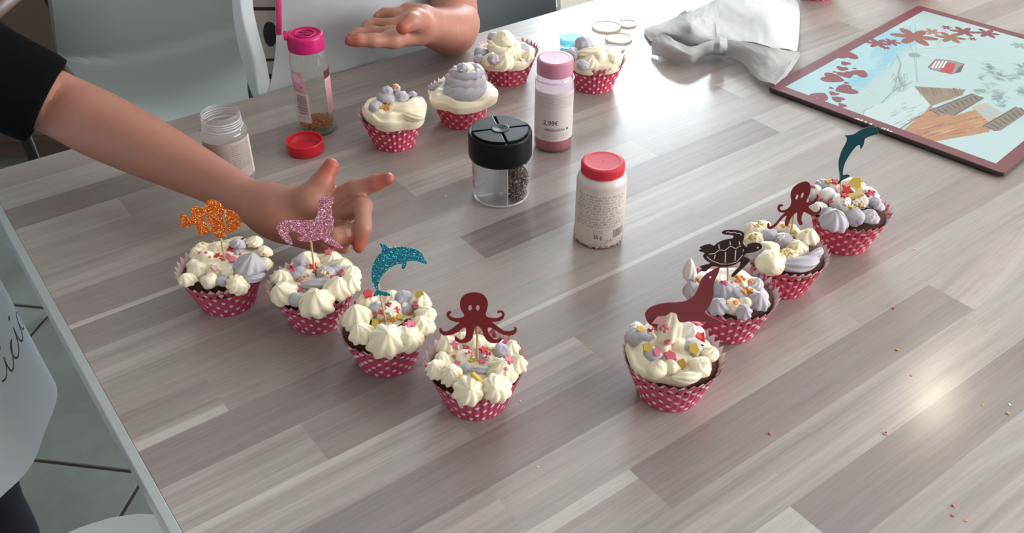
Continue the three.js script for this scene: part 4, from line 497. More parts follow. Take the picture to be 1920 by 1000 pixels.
  const s = new THREE.Shape(), r = 0.006, x = w / 2, y = h / 2; s.moveTo(-x + r, -y); s.lineTo(x - r, -y); s.absarc(x - r, -y + r, r, -Math.PI / 2, 0); s.lineTo(x, y - r); s.absarc(x - r, y - r, r, 0, Math.PI / 2); s.lineTo(-x + r, y); s.absarc(-x + r, y - r, r, Math.PI / 2, Math.PI); s.lineTo(-x, -y + r); s.absarc(-x + r, -y + r, r, Math.PI, Math.PI * 1.5);
  part(g, 'glass_plate', new THREE.ExtrudeGeometry(s, { depth: 0.0032, bevelEnabled: true, bevelSize: 0.0006, bevelThickness: 0.0006, bevelOffset: -0.0006, bevelSegments: 2 }).rotateX(-Math.PI / 2).translate(0, 0.0026, 0), phys('#3c3034', 0.2), 'dark plate edge');
  const face = new THREE.ShapeGeometry(s, 8), uv = face.attributes.uv, fp = face.attributes.position; for (let i = 0; i < uv.count; i++) uv.setXY(i, fp.getX(i) / w + 0.5, fp.getY(i) / h + 0.5);
  part(g, 'printed_picture', face.scale(0.997, 0.997, 1).rotateX(-Math.PI / 2).translate(0, 0.0068, 0), phys('#ffffff', 0.3, { map: tex }));
  for (const [a, b] of [[-1, -1], [1, -1], [1, 1], [-1, 1]]) part(g, 'foot', new THREE.CylinderGeometry(0.006, 0.006, 0.002, 20).translate(a * (x - 0.02), 0.001, b * (y - 0.02)), std('#1d1d1f', 0.7));
}
{ // twisted paper towel
  const towelBump = dataTexture(256, 256, (i, j) => { const v = 128 + 60 * Math.sin(i * Math.PI / 8) * Math.sin(j * Math.PI / 8) + 50 * hash(i, j, 3); return [v, v, v]; }, false, [14, 14]);
  const cloth = phys('#d9dadc', 0.9, { transmission: 0.2, thickness: 0, bumpMap: towelBump, bumpScale: 0.0004, side: THREE.DoubleSide });
  const Zp = (x, y, h) => onY(860 + x / 3, y / 3, h);
  const sheet = (rows, nu = 40, nv = 30, seed = 1) => grid(nu, nv, (u, v) => { const p = spline2(rows, u, v); p.y += 0.0014 * (noise2(u * 7, v * 6, seed) - 0.5) + 0.0016 * (noise2(u * 17, v * 14, seed + 1) - 0.5); p.y = Math.max(p.y, TOP + 0.0008); return p; });
  const g = thing('paper_towel', 'white paper towel sheet twisted in the middle, crumpled on the far table', 'paper towel', Zp(1460, 300, 0).setY(TOP));
  const own = (geo) => geo.translate(-g.position.x, -TOP, -g.position.z);
  const Q = (...n) => { const o = []; for (let i = 0; i < n.length; i += 3) o.push(Zp(n[i], n[i + 1], n[i + 2])); return o; };
  const big = own(sheet([Q(1480, -60, 0.004, 1620, -56, 0.014, 1760, -36, 0.01, 1896, -8, 0.002), Q(1440, 60, 0.012, 1600, 40, 0.022, 1760, 30, 0.014, 1918, 60, 0.002), Q(1450, 180, 0.02, 1600, 150, 0.016, 1760, 130, 0.026, 1915, 190, 0.008), Q(1460, 235, 0.016, 1600, 230, 0.026, 1740, 260, 0.03, 1904, 290, 0.022)], 44, 34, 3));
  const tail = own(sheet([Q(1455, 225, 0.022, 1600, 232, 0.028, 1760, 268, 0.031, 1918, 296, 0.024), Q(1452, 260, 0.016, 1600, 268, 0.024, 1740, 330, 0.024, 1870, 350, 0.02), Q(1460, 296, 0.006, 1590, 318, 0.012, 1700, 400, 0.014, 1840, 400, 0.018), Q(1450, 306, 0.003, 1580, 345, 0.006, 1680, 440, 0.008, 1775, 472, 0.012)], 40, 26, 5));
  const fold = own(sheet([Q(1918, 296, 0.024, 1885, 330, 0.02, 1840, 395, 0.018, 1775, 472, 0.012), Q(1925, 305, 0.012, 1900, 350, 0.01, 1850, 420, 0.009, 1782, 476, 0.008)], 16, 6, 6));
  const back = own(sheet([Q(1300, 62, 0.004, 1400, 20, 0.003, 1480, -40, 0.003), Q(1160, 120, 0.004, 1330, 110, 0.02, 1470, 60, 0.012), Q(1045, 162, 0.003, 1250, 180, 0.022, 1460, 200, 0.018), Q(1075, 232, 0.003, 1260, 235, 0.018, 1455, 250, 0.012)], 30, 30, 7));
  const peak = own(sheet([Q(1266, 58, 0.036, 1330, 86, 0.036, 1388, 120, 0.03), Q(1200, 112, 0.02, 1300, 140, 0.04, 1396, 160, 0.024), Q(1142, 178, 0.026, 1300, 205, 0.028, 1430, 215, 0.024), Q(1130, 210, 0.012, 1300, 240, 0.02, 1455, 240, 0.018)], 26, 24, 9));
  const roll = own(sheet([Q(1140, 180, 0.026, 1200, 215, 0.026, 1300, 262, 0.024, 1400, 232, 0.024, 1460, 215, 0.022), Q(1092, 222, 0.016, 1180, 262, 0.022, 1300, 300, 0.022, 1400, 262, 0.022, 1460, 240, 0.02), Q(1084, 270, 0.008, 1180, 305, 0.012, 1300, 335, 0.012, 1390, 298, 0.014, 1458, 270, 0.014), Q(1086, 306, 0.002, 1190, 336, 0.003, 1302, 360, 0.002, 1370, 322, 0.004, 1450, 304, 0.006)], 44, 24, 11));
  const knot = own(sheet([Q(1430, 205, 0.03, 1470, 202, 0.032, 1510, 218, 0.03), Q(1438, 240, 0.032, 1470, 240, 0.035, 1512, 240, 0.03), Q(1436, 275, 0.022, 1470, 280, 0.024, 1510, 278, 0.022), Q(1436, 306, 0.004, 1465, 310, 0.004, 1500, 306, 0.006)], 20, 18, 13));
  part(g, 'towel_sheet', mergeGeometries([big, tail, fold, back, peak, roll, knot]), cloth);
}
{ // clear plastic bits in the glare, and loose sugar on the table
  [[1137, 52, 0.021, 'left one of the clear plastic discs lying between the far cupcake and the paper towel'], [1176, 46, 0.014, 'small clear plastic disc close to the paper towel corner'], [1160, 74, 0.019, 'clear plastic disc nearest to the cupcake behind the pink-lidded jar'], [1148, 92, 0.017, 'clear plastic disc right beside the frosting of the far cupcake']].forEach(([x, y, r, label]) => { const p = onY(x, y), d = thing('plastic_disc', label, 'disc', p, 0, 'clear plastic discs'); part(d, 'disc', lathe([[0.0005, 0.0003], [r - 0.001, 0.0003], [r, 0.001], [r, 0.0026], [r - 0.0012, 0.003], [r - 0.002, 0.0018], [0.0005, 0.0014]], 40), phys('#d6cabb', 0.15, { transmission: 0.6, thickness: 0, side: THREE.DoubleSide })); });
  const p = onY(1069, 88), d = thing('plastic_bowl', 'tiny pale blue clear plastic bowl behind the far cupcake', 'bowl', p); part(d, 'shell', lathe([[0.0005, 0.0006], [0.012, 0.0006], [0.0142, 0.004], [0.015, 0.014], [0.0142, 0.014], [0.0134, 0.0045], [0.0005, 0.0022]], 40), phys('#cdeef6', 0.1, { transmission: 0.85, thickness: 0, side: THREE.DoubleSide }));
  const loose = [[1107, 652, 'y', 'tiny yellow sugar crumb between the octopus cupcake and the nearest right cupcake'], [1675, 579, 'r', 'tiny red sugar crumb on the table right of the turtle cupcake'], [1681, 657, 'g', 'tiny mustard crumb right of the nearest right cupcake, above the lamp reflection'], [1708, 705, 'p', 'tiny pink sugar crumb left of the warm lamp reflection'], [1842, 760, 'g', 'tiny brown crumb right below the warm lamp reflection'], [1893, 759, 'w', 'tiny white sugar pearl near the right edge of the picture'], [1889, 776, 'y', 'tiny yellow crumb just below the white sugar pearl'], [1443, 814, 'p', 'tiny pink crumb on the dark stave below the right cupcakes'], [1660, 813, 'k', 'pale pink sugar ring below left of the lamp reflection'], [1787, 949, 'p', 'upper one of two pink crumbs at the bottom right'], [1785, 968, 'r', 'lower one of two pink crumbs at the bottom right'], [1811, 977, 'g', 'brown crumb beside two pink crumbs at the bottom right'], [1008, 876, 'k', 'pale pink sugar fleck at the bottom centre of the table'], [1715, 467, 'k', 'pale pink sliver right of the teal dolphin cupcake'], [976, 753, 'k', 'small pale crumb right of the front octopus cupcake'], [836, 368, 'w', 'tiny white crumb left of the black-lidded shaker']];
  const R = rng(404);
  for (const [x, y, col, label] of loose) { const q = onY(x, y), s = 0.0021 + R() * 0.0006, ring = label.includes('ring'), m = new THREE.Mesh(ring ? new THREE.TorusGeometry(0.0015, 0.0005, 6, 16).rotateX(Math.PI / 2).translate(0, 0.0005, 0) : closed((R() < 0.5 ? smoothBlob(Math.floor(R() * 9) + 20, 0.7) : bits.F.clone()).scale(s * 1.15, s * 0.9, s)), bitMats[col]); m.geometry.computeBoundingBox(); m.geometry.translate(0, -m.geometry.boundingBox.min.y, 0); m.name = numbered(ring ? 'sugar_ring' : 'sugar_crumb'); m.castShadow = m.receiveShadow = true; m.position.copy(q); m.rotation.y = R() * 6; tag(m, label, 'sprinkle', 'loose sugar on the table'); scene.add(m); }
}


// ------------------------------------------------------------------ chairs and the furniture behind
const place = (s, t, y = 0) => tab(s, t).setY(y);
function shellChair(name, label, pos, turn, color, legColor, wide = 1) {
  const c = thing(name, label, 'chair', pos, turn, 'moulded shell chairs round the table');
  const prof = new THREE.CatmullRomCurve3([V(0, 0.425, 0.235), V(0, 0.448, 0.2), V(0, 0.446, 0.08), V(0, 0.436, -0.08), V(0, 0.439, -0.16), V(0, 0.455, -0.196), V(0, 0.50, -0.214), V(0, 0.60, -0.24), V(0, 0.72, -0.265), V(0, 0.83, -0.295)]);
  const g = grid(36, 44, (u, v) => { const x = u * 2 - 1, p = prof.getPoint(1 - v), k = clamp((p.y - 0.44) / 0.2), w = lerp(0.235, 0.232, k) * (1 - 0.12 * clamp((p.y - 0.7) / 0.13) ** 2) * (1 - 0.3 * clamp((p.z - 0.08) / 0.155) ** 2.6), a = Math.abs(x); return V(x * w, p.y + 0.055 * a ** 3.2 * (1 - k) - 0.035 * a ** 4 * clamp((p.y - 0.74) / 0.09), p.z + 0.10 * a ** 2.6 * k); }, 0.007);
  part(c, 'shell', g.scale(wide, 1, wide), phys(color, 0.42));
  const lm = std(legColor, 0.5);
  for (const [x, z] of [[-0.17, 0.17], [0.17, 0.17], [-0.17, -0.17], [0.17, -0.17]]) { const leg = part(c, 'leg', new THREE.CylinderGeometry(0.017, 0.011, 0.43, 16), lm), a = V(x * 0.62, 0.424, z * 0.6), b = V(x * 1.25, 0.0065, z * 1.25); leg.position.copy(a).add(b).multiplyScalar(0.5); leg.quaternion.setFromUnitVectors(V(0, 1, 0), a.clone().sub(b).normalize()); leg.scale.y = a.distanceTo(b) / 0.43; }
  part(c, 'under_frame', mergeGeometries([boxAt(0.24, 0.012, 0.02, 0, 0.424, 0.1), boxAt(0.24, 0.012, 0.02, 0, 0.418, -0.1), boxAt(0.02, 0.012, 0.22, 0, 0.412, 0)]), std('#3a3a3c', 0.5));
  return c;
}
const FACE = Math.atan2(W.x, W.z);                     // a chair behind the table looks towards us
shellChair('shell_chair', 'grey moulded shell chair behind the outstretched forearm', place(0.52, -0.69), FACE + 0.04, '#858b89', '#b9a387', 1.17);
shellChair('shell_chair', 'blue-grey moulded shell chair right of the child holding sprinkles', place(0.752, -0.10), FACE, '#767f86', '#b9a387', 0.9);
shellChair('shell_chair', 'pale shell chair at the far table edge, next to the window glare', place(1.205, -0.10), FACE, '#f0eeea', '#b9a387');
shellChair('shell_chair', 'white shell chair seat in the bottom left corner beside the table edge', V(-0.40, 0, -0.335), Math.atan2(U.x, U.z), '#dde4e8', '#b9a387');
{
  const g = thing('sideboard', 'dark brown low cabinet in the shade behind the grey chair', 'cabinet', V(-1.86, 0.0065, -2.36), 0.06), brown = std('#6d5a53', 0.6), brown2 = std('#75625a', 0.6);
  part(g, 'carcass', new RoundedBoxGeometry(1.5, 1.02, 0.42, 2, 0.006).translate(0, 0.57, 0), brown);
  part(g, 'plinth', boxAt(1.4, 0.06, 0.36, 0, 0.03, 0), brown);
  for (const x of [-0.5, 0, 0.5]) { const d = part(g, 'door', new RoundedBoxGeometry(0.485, 0.96, 0.02, 2, 0.004).translate(x, 0.57, 0.22), brown2); part(d, 'handle', new RoundedBoxGeometry(0.014, 0.16, 0.02, 2, 0.004).translate(x + 0.19, 0.75, 0.24), std('#1b1b1c', 0.4)); }
  // black tube stool standing in front of it
  const P = (x, y, d) => at(x, y, d), st = thing('metal_stool', 'stool with thin black metal legs and a curved brown seat, top left corner', 'stool', V(-1.12, 0.0065, -1.80)), o = st.position, q = (v) => v.clone().sub(o), blk = std('#131314', 0.45);
  const top = 0.62, R = (x, z, y) => V(x, y, z);
  part(st, 'seat', new RoundedBoxGeometry(0.36, 0.03, 0.36, 4, 0.014).translate(0, top, 0), std('#6a4a33', 0.5));
  for (const [x, z] of [[-1, -1], [1, -1], [1, 1], [-1, 1]]) { part(st, 'leg', tube([V(x * 0.13, top - 0.015, z * 0.13), V(x * 0.16, 0.32, z * 0.16), V(x * 0.19, 0.012, z * 0.19)], 0.011, 6, 10), blk); }
  part(st, 'foot_rail', tube([V(-0.17, 0.25, 0.17), V(0, 0.25, 0.172), V(0.17, 0.25, 0.17)], 0.008, 6, 8), blk); part(st, 'foot_rail', tube([V(-0.17, 0.25, -0.17), V(0, 0.25, -0.172), V(0.17, 0.25, -0.17)], 0.008, 6, 8), blk);
}

// ------------------------------------------------------------------ the two children
const skinMap = dataTexture(128, 128, (i, j) => { const n = noise2(i / 8, j / 8, 5, 16, 16) * 0.6 + noise2(i / 2, j / 2, 6, 64, 64) * 0.4; return [246 + 9 * n, 238 + 16 * n, 236 + 18 * n]; });
const skin = new THREE.MeshPhysicalMaterial({ color: '#ffffff', vertexColors: true, roughness: 0.5, sheen: 0.15, sheenRoughness: 0.5 });
function paintSkin(g, base, tips) {          // freckled skin tone, redder in the flesh of the fingertips
  const p = g.attributes.position, c = new Float32Array(p.count * 3), A = new THREE.Color(base), B = new THREE.Color('#a84638'), k = new THREE.Color(), v = V(0, 0, 0);
  for (let i = 0; i < p.count; i++) { v.fromBufferAttribute(p, i); let r = 0.16 * noise3(v.x * 60, v.y * 60, v.z * 60, 3) * noise3(v.x * 25, v.y * 25, v.z * 25, 4); for (const [q, rad] of tips) r = Math.max(r, 0.72 * sm(clamp(1.25 - v.distanceTo(q) / rad))); k.copy(A).lerp(B, r).multiplyScalar(0.95 + 0.1 * noise3(v.x * 240, v.y * 240, v.z * 240, 7)); c[i * 3] = k.r; c[i * 3 + 1] = k.g; c[i * 3 + 2] = k.b; }
  g.setAttribute('color', new THREE.BufferAttribute(c, 3)); return g;
}
const fingers = (palm, list, kPalm, kIn) => (p) => { const d0 = palm(p); let d = d0; for (const f of list) d = Math.min(d, smin(d0, f(p), kPalm)); return d; };
function head(center, fwd, r, hairColor, parent, long) {       // returns the head's distance field; hair, eyes and brows become children
  const up = V(0, 1, 0), side = new THREE.Vector3().crossVectors(up, fwd).normalize(), X = (a, b, c) => center.clone().addScaledVector(side, a * r).addScaledVector(up, b * r).addScaledVector(fwd, c * r);
  const skull = ellip(X(0, 0.12, -0.1), V(r * 0.86, r * 0.98, r * 0.86).clone()), parts = [bone(X(0, -0.35, 0.28), X(0, -0.72, 0.48), r * 0.55, r * 0.34), bone(X(0, 0.05, 0.82), X(0, -0.28, 0.98), r * 0.07, r * 0.14), bone(X(0.3, -0.3, 0.5), X(-0.3, -0.3, 0.5), r * 0.36), bone(X(-0.22, -0.56, 0.78), X(0.22, -0.56, 0.78), r * 0.075), bone(X(-0.18, -0.64, 0.78), X(0.18, -0.64, 0.78), r * 0.08), bone(X(0.86, 0.08, -0.1), X(0.84, -0.22, -0.05), r * 0.14, r * 0.1), bone(X(-0.86, 0.08, -0.1), X(-0.84, -0.22, -0.05), r * 0.14, r * 0.1), bone(X(0.45, 0.16, 0.68), X(-0.45, 0.16, 0.68), r * 0.12)];
  const eyeHoles = [X(0.33, 0.0, 0.8), X(-0.33, 0.0, 0.8)];
  const f = (p) => { let d = skull(p); for (const b of parts) d = smin(d, seg(p, b), r * 0.16); for (const e of eyeHoles) d = Math.max(d, -(p.distanceTo(e) - r * 0.15) - r * 0.06); return d; };
  const hairF = (p) => { const q = p.clone().sub(center), a = q.dot(fwd) / r, b = q.dot(up) / r; let d = f(p) - r * 0.09 - r * 0.05 * noise3(p.x * 90, p.y * 25, p.z * 90, 8); if (long) d = smin(d, seg(p, bone(X(0, 0, -0.45), X(0, -1.5, -0.55), r * 0.62, r * 0.4)), r * 0.3); return Math.max(d, r * (0.62 * a + 0.12 - 0.75 * b)); };
  part(parent, 'hair', mesh(hairF, center.clone().addScalar(-r * 2.1), center.clone().addScalar(r * 1.6), r * 0.075), std(hairColor, 0.6));
  for (const k of [1, -1]) { const e = part(parent, 'eye', new THREE.SphereGeometry(r * 0.125, 20, 14), phys('#f0ece8', 0.15)); e.position.copy(X(0.33 * k, 0, 0.70)); const iris = part(e, 'iris', new THREE.SphereGeometry(r * 0.07, 16, 10), phys('#4b3626', 0.15)); iris.position.copy(fwd).multiplyScalar(r * 0.085); part(parent, 'eyebrow', tube([X(0.18 * k, 0.2, 0.84), X(0.34 * k, 0.25, 0.8), X(0.52 * k, 0.19, 0.68)], r * 0.03, 8, 6), std(hairColor, 0.7)); }
  part(parent, 'lips', tube([X(-0.2, -0.58, 0.84), X(0, -0.59, 0.9), X(0.2, -0.58, 0.84)], r * 0.045, 10, 6), std('#b5645c', 0.5));
  return [f, center.clone().addScalar(-r * 1.25), center.clone().addScalar(r * 1.25)];
}
const join = (...g) => mergeGeometries(g.map((q) => { const c = q.clone(); c.deleteAttribute('uv'); return c; }));
const lower = (f, cut) => (p) => Math.max(f(p), cut(p));
{ // child standing at the left end of the table, left arm stretched over it
  const g = thing('person', 'child in navy T-shirt, bluish apron and navy trousers reaching over the table with pointing finger', 'person', V(0, 0, 0));
  const up = (x, y, d, r) => [at(x, y, d), r], hip = V(-0.648, 0.70, -0.718), chest = V(-0.655, 0.98, -0.737), neck = V(-0.64, 1.1, -0.739), shL = chest.clone().addScaledVector(W, -0.125).setY(1.02), shR = chest.clone().addScaledVector(W, 0.125).setY(1.02);
  const elbow = at(118, 200, 0.955), wrist = up(487, 386, 0.874, 0.0185);
  const fore = limb([shL.clone().lerp(elbow, 0.8), 0.0335], [elbow, 0.0335], up(185, 233, 0.945, 0.0345), up(285, 281, 0.925, 0.0305), up(400, 339, 0.9, 0.0228), wrist, up(515, 396, 0.872, 0.0185));
  const palm = [...chain(up(512, 380, 0.87, 0.0145), up(628, 386, 0.866, 0.0105)), ...chain(up(512, 392, 0.874, 0.0145), up(632, 408, 0.868, 0.0105)), ...chain(up(512, 404, 0.876, 0.0145), up(628, 430, 0.87, 0.01)), ...chain(up(512, 412, 0.876, 0.014), up(612, 448, 0.872, 0.0092)), ...chain(up(528, 392, 0.862, 0.013), up(585, 372, 0.852, 0.0125)), ...chain(up(540, 425, 0.868, 0.0145), up(600, 452, 0.868, 0.009))];
  const thumb = chain(up(578, 374, 0.851, 0.0118), up(604, 343, 0.85, 0.0099), up(621, 311, 0.85, 0.0074));
  const index = chain(up(626, 378, 0.862, 0.0112), up(668, 355, 0.852, 0.0092), up(705, 343, 0.845, 0.0073), up(729, 335, 0.84, 0.0058));
  const middle = chain(up(632, 406, 0.866, 0.0096), up(680, 386, 0.843, 0.0084), up(681, 428, 0.83, 0.0074), up(673, 464, 0.834, 0.0057));
  const ring = chain(up(626, 430, 0.868, 0.0092), up(657, 438, 0.838, 0.0086), up(628, 444, 0.832, 0.0078), up(608, 436, 0.846, 0.007)), pinky = chain(up(612, 448, 0.87, 0.0082), up(642, 460, 0.848, 0.0074), up(618, 462, 0.842, 0.0068), up(604, 454, 0.852, 0.0062));
  const armF = fingers(both(union(fore), blend(palm, 0.014), 0.018), [thumb, index, middle, ring, pinky].map((c) => blend(c, 0.004)), 0.009);
  const tips = [[at(621, 312, 0.846), 0.02], [at(724, 338, 0.84), 0.019], [at(674, 464, 0.832), 0.017], [at(612, 455, 0.846), 0.016]];
  const [lo, hi] = bounds([...fore.slice(0), ...palm, ...thumb, ...index, ...middle, ...ring, ...pinky], 0.008);
  const armMesh = mesh(armF, lo, hi, 0.0032);
  const legs = [...chain([hip.clone().addScaledVector(W, 0.07), 0.075], [V(-0.620, 0.38, -0.656), 0.055], [V(-0.640, 0.08, -0.666), 0.036], [V(-0.640, 0.05, -0.666), 0.036]), ...chain([hip.clone().addScaledVector(W, -0.07), 0.075], [V(-0.710, 0.38, -0.776), 0.055], [V(-0.730, 0.08, -0.786), 0.036], [V(-0.730, 0.05, -0.786), 0.036])];
  const trunk = [...chain([hip.clone().addScaledVector(W, -0.05), 0.085], [chest.clone().addScaledVector(W, -0.06), 0.08]), ...chain([hip.clone().addScaledVector(W, 0.05), 0.085], [chest.clone().addScaledVector(W, 0.06), 0.08]), ...chain([shL, 0.05], [shR, 0.05]), ...chain([chest, 0.06], [neck, 0.043], [neck.clone().setY(1.15), 0.043])];
  const armUp = chain([shL, 0.046], [elbow, 0.0325]), elbowR = V(-0.62, 0.80, -0.52), handR = V(-0.50, 0.83, -0.44), armR = chain([shR, 0.046], [elbowR, 0.034], [handR, 0.02]), hr = handR.clone().add(V(0.03, 0.005, 0.0));
  const rf = [0, 1, 2, 3].map((k) => chain([hr.clone().add(V(0.01, 0.01 - k * 0.012, 0.018)), 0.0085], [hr.clone().add(V(0.045, 0.006 - k * 0.012, 0.02)), 0.0078], [hr.clone().add(V(0.052, -0.002 - k * 0.012, -0.004)), 0.007])), rt = chain([hr.clone().add(V(-0.01, 0.012, 0)), 0.0095], [hr.clone().add(V(0.03, 0.026, 0.004)), 0.008]);
  const bodyF = blend([...trunk, ...legs, ...armUp, ...armR], 0.03), [lo2, hi2] = bounds([...trunk, ...legs, ...armUp, ...armR], 0.02);
  const palmR = blend([bone(handR, hr.clone().add(V(0.01, -0.008, 0.012)), 0.021, 0.02)], 0.01), handF = fingers(palmR, [...rf, rt].map((c) => blend(c, 0.004)), 0.01), [lo3, hi3] = bounds([bone(handR, hr, 0.05, 0.05), ...rf.flat(), ...rt], 0.01);
  const [headF, lo4, hi4] = head(V(-0.605, 1.222, -0.722), U.clone().setY(-0.35).normalize(), 0.085, '#5a4230', g, false);
  const neckF = (p) => smin(headF(p), seg(p, bone(neck, V(-0.625, 1.165, -0.729), 0.043)), 0.02);
  part(g, 'body', paintSkin(join(armMesh, mesh(bodyF, lo2, hi2, 0.011), mesh(handF, lo3, hi3, 0.004), mesh(neckF, lo4, hi4, 0.0055)), '#a87565', tips), skin);
  const nail = (x, y, d, rx, ry, tilt, facingTo) => { const n = part(g, 'fingernail', new THREE.SphereGeometry(1, 20, 14).scale(rx, ry, 0.0026), phys('#d9a596', 0.28)); n.position.copy(at(x, y, d)); n.lookAt(facingTo ?? camera.position); n.rotateZ(tilt); };
  nail(653, 438, 0.8305, 0.0056, 0.0047, 0.1);
  // clothes follow the body
  const sleeveEnd = shL.clone().lerp(elbow, 0.955), sdir = elbow.clone().sub(shL).normalize(), sleeve = chain([shL, 0.062], [shL.clone().lerp(elbow, 0.6).add(V(0, -0.004, 0)), 0.054], [elbow.clone().lerp(shL, -0.06).add(V(0, -0.002, 0)), 0.0455]), sleeveR = chain([shR, 0.062], [shR.clone().lerp(elbowR, 0.7), 0.05]);
  const shirtBones = [...trunk.slice(0, 3).map((b) => bone(b.a, b.b, b.ra + 0.01, b.rb + 0.01)), ...sleeve, ...sleeveR, bone(chest, neck.clone().setY(1.06), 0.07, 0.05)];
  const shirtF = blend(shirtBones, 0.03), cutR = shR.clone().lerp(elbowR, 0.6), dR = elbowR.clone().sub(shR).normalize(), [lo5, hi5] = bounds(shirtBones, 0.01);
  const shirt = (p) => { let d = shirtF(p) + 0.003 * (noise3(p.x * 32, p.y * 26, p.z * 32, 2) - 0.5); const along = (p.x - sleeveEnd.x) * sdir.x + (p.y - sleeveEnd.y) * sdir.y + (p.z - sleeveEnd.z) * sdir.z; d = Math.max(d, along); if (p.z > -0.62) d = Math.max(d, (p.x - cutR.x) * dR.x + (p.y - cutR.y) * dR.y + (p.z - cutR.z) * dR.z); return Math.max(d, 0.62 - p.y, p.y - 1.075); };
  const navy = phys('#08090d', 1, { specularIntensity: 0.2 }), knit = part(g, 't_shirt', mesh(shirt, lo5, hi5, 0.0075), navy);
  const legBones = [...legs.map((b) => bone(b.a, b.b, b.ra + 0.014, b.rb + 0.02)), bone(hip.clone().addScaledVector(W, -0.06), hip.clone().addScaledVector(W, 0.06), 0.095, 0.095)], trF = blend(legBones, 0.03), [lo6, hi6] = bounds(legBones, 0.01);
  part(g, 'trousers', mesh((p) => Math.max(trF(p) + 0.004 * (noise3(p.x * 30, p.y * 18, p.z * 30, 6) - 0.5), 0.06 - p.y, p.y - 0.74), lo6, hi6, 0.009), std('#161a2a', 0.9));
  for (const q of [V(-0.640, 0.045, -0.666), V(-0.730, 0.045, -0.786)]) { const fb = [bone(q, q.clone().addScaledVector(U, 0.11).setY(0.036), 0.036, 0.029), bone(q.clone().setY(0.075), q, 0.04, 0.036)], f = blend(fb, 0.03), [a, b] = bounds(fb, 0.01); part(g, 'shoe', mesh((p) => Math.max(f(p), 0.0065 - p.y), a, b, 0.006), std('#3b3f4a', 0.7)); }
  // apron: a stiff bluish sheet wrapped round the front, flaring to its hem
  const apronTex = canvasTexture(1024, 1024, (c, w, h) => {
    c.fillStyle = '#c4ccd4'; c.fillRect(0, 0, w, h); c.strokeStyle = '#43353a'; c.lineWidth = 5; c.lineCap = 'round'; c.lineJoin = 'round';
    const pen = (...n) => { c.beginPath(); c.moveTo(n[0], n[1]); for (let i = 2; i < n.length; i += 6) c.bezierCurveTo(...n.slice(i, i + 6)); c.stroke(); };
    c.save(); c.translate(372, 775); c.rotate(-0.1); c.scale(0.82, 0.9); // the end of a handwritten word: ...icio
    pen(-90, 20, -70, 40, -50, 20, -42, -6, -50, 20, -50, 48, -34, 46, -16, 42, -6, 10, 14, 0, -14, -4, -18, 52, 6, 48, 24, 44, 34, 20, 44, -6, 36, 20, 36, 50, 52, 46, 68, 42, 66, 2, 90, 0, 112, 0, 112, 48, 88, 48, 66, 48, 68, 6, 90, 2, 104, 0, 118, 4, 132, -10);
    c.lineWidth = 8; pen(-38, -34, -37, -35, -36, -35, -35, -36); pen(48, -36, 49, -37, 50, -37, 51, -38); c.restore();
  });
  const ax = (a, y) => { const k = clamp((0.98 - y) / 0.5), fl = 0.009 * k * Math.sin(a * 4 + 0.6) + 0.004 * k * Math.sin(a * 9), A = lerp(0.104, 0.132, k) + fl, B = lerp(0.166, 0.2, k) + fl; return hip.clone().lerp(chest, clamp((y - 0.7) / 0.28)).setY(y).addScaledVector(U, Math.cos(a) * A).addScaledVector(W, Math.sin(a) * B); };
  for (const k of [1, -1]) part(g, 'apron_strap', tube([ax(k * 0.7, 0.985), chest.clone().addScaledVector(W, k * 0.075).addScaledVector(U, 0.07).setY(1.05), neck.clone().addScaledVector(W, k * 0.05).setY(1.085), neck.clone().addScaledVector(U, -0.05).setY(1.09)], 0.004, 16, 8), std('#c4ccd4', 0.85));
  part(g, 'apron', grid(64, 40, (u, v) => { const y = lerp(0.535, 0.99, v), wide = lerp(1.75, 0.75, sm(clamp((y - 0.8) / 0.19))); return ax(lerp(wide, -wide, u), y); }, 0.0015), std('#ffffff', 0.85, { map: apronTex }));
}
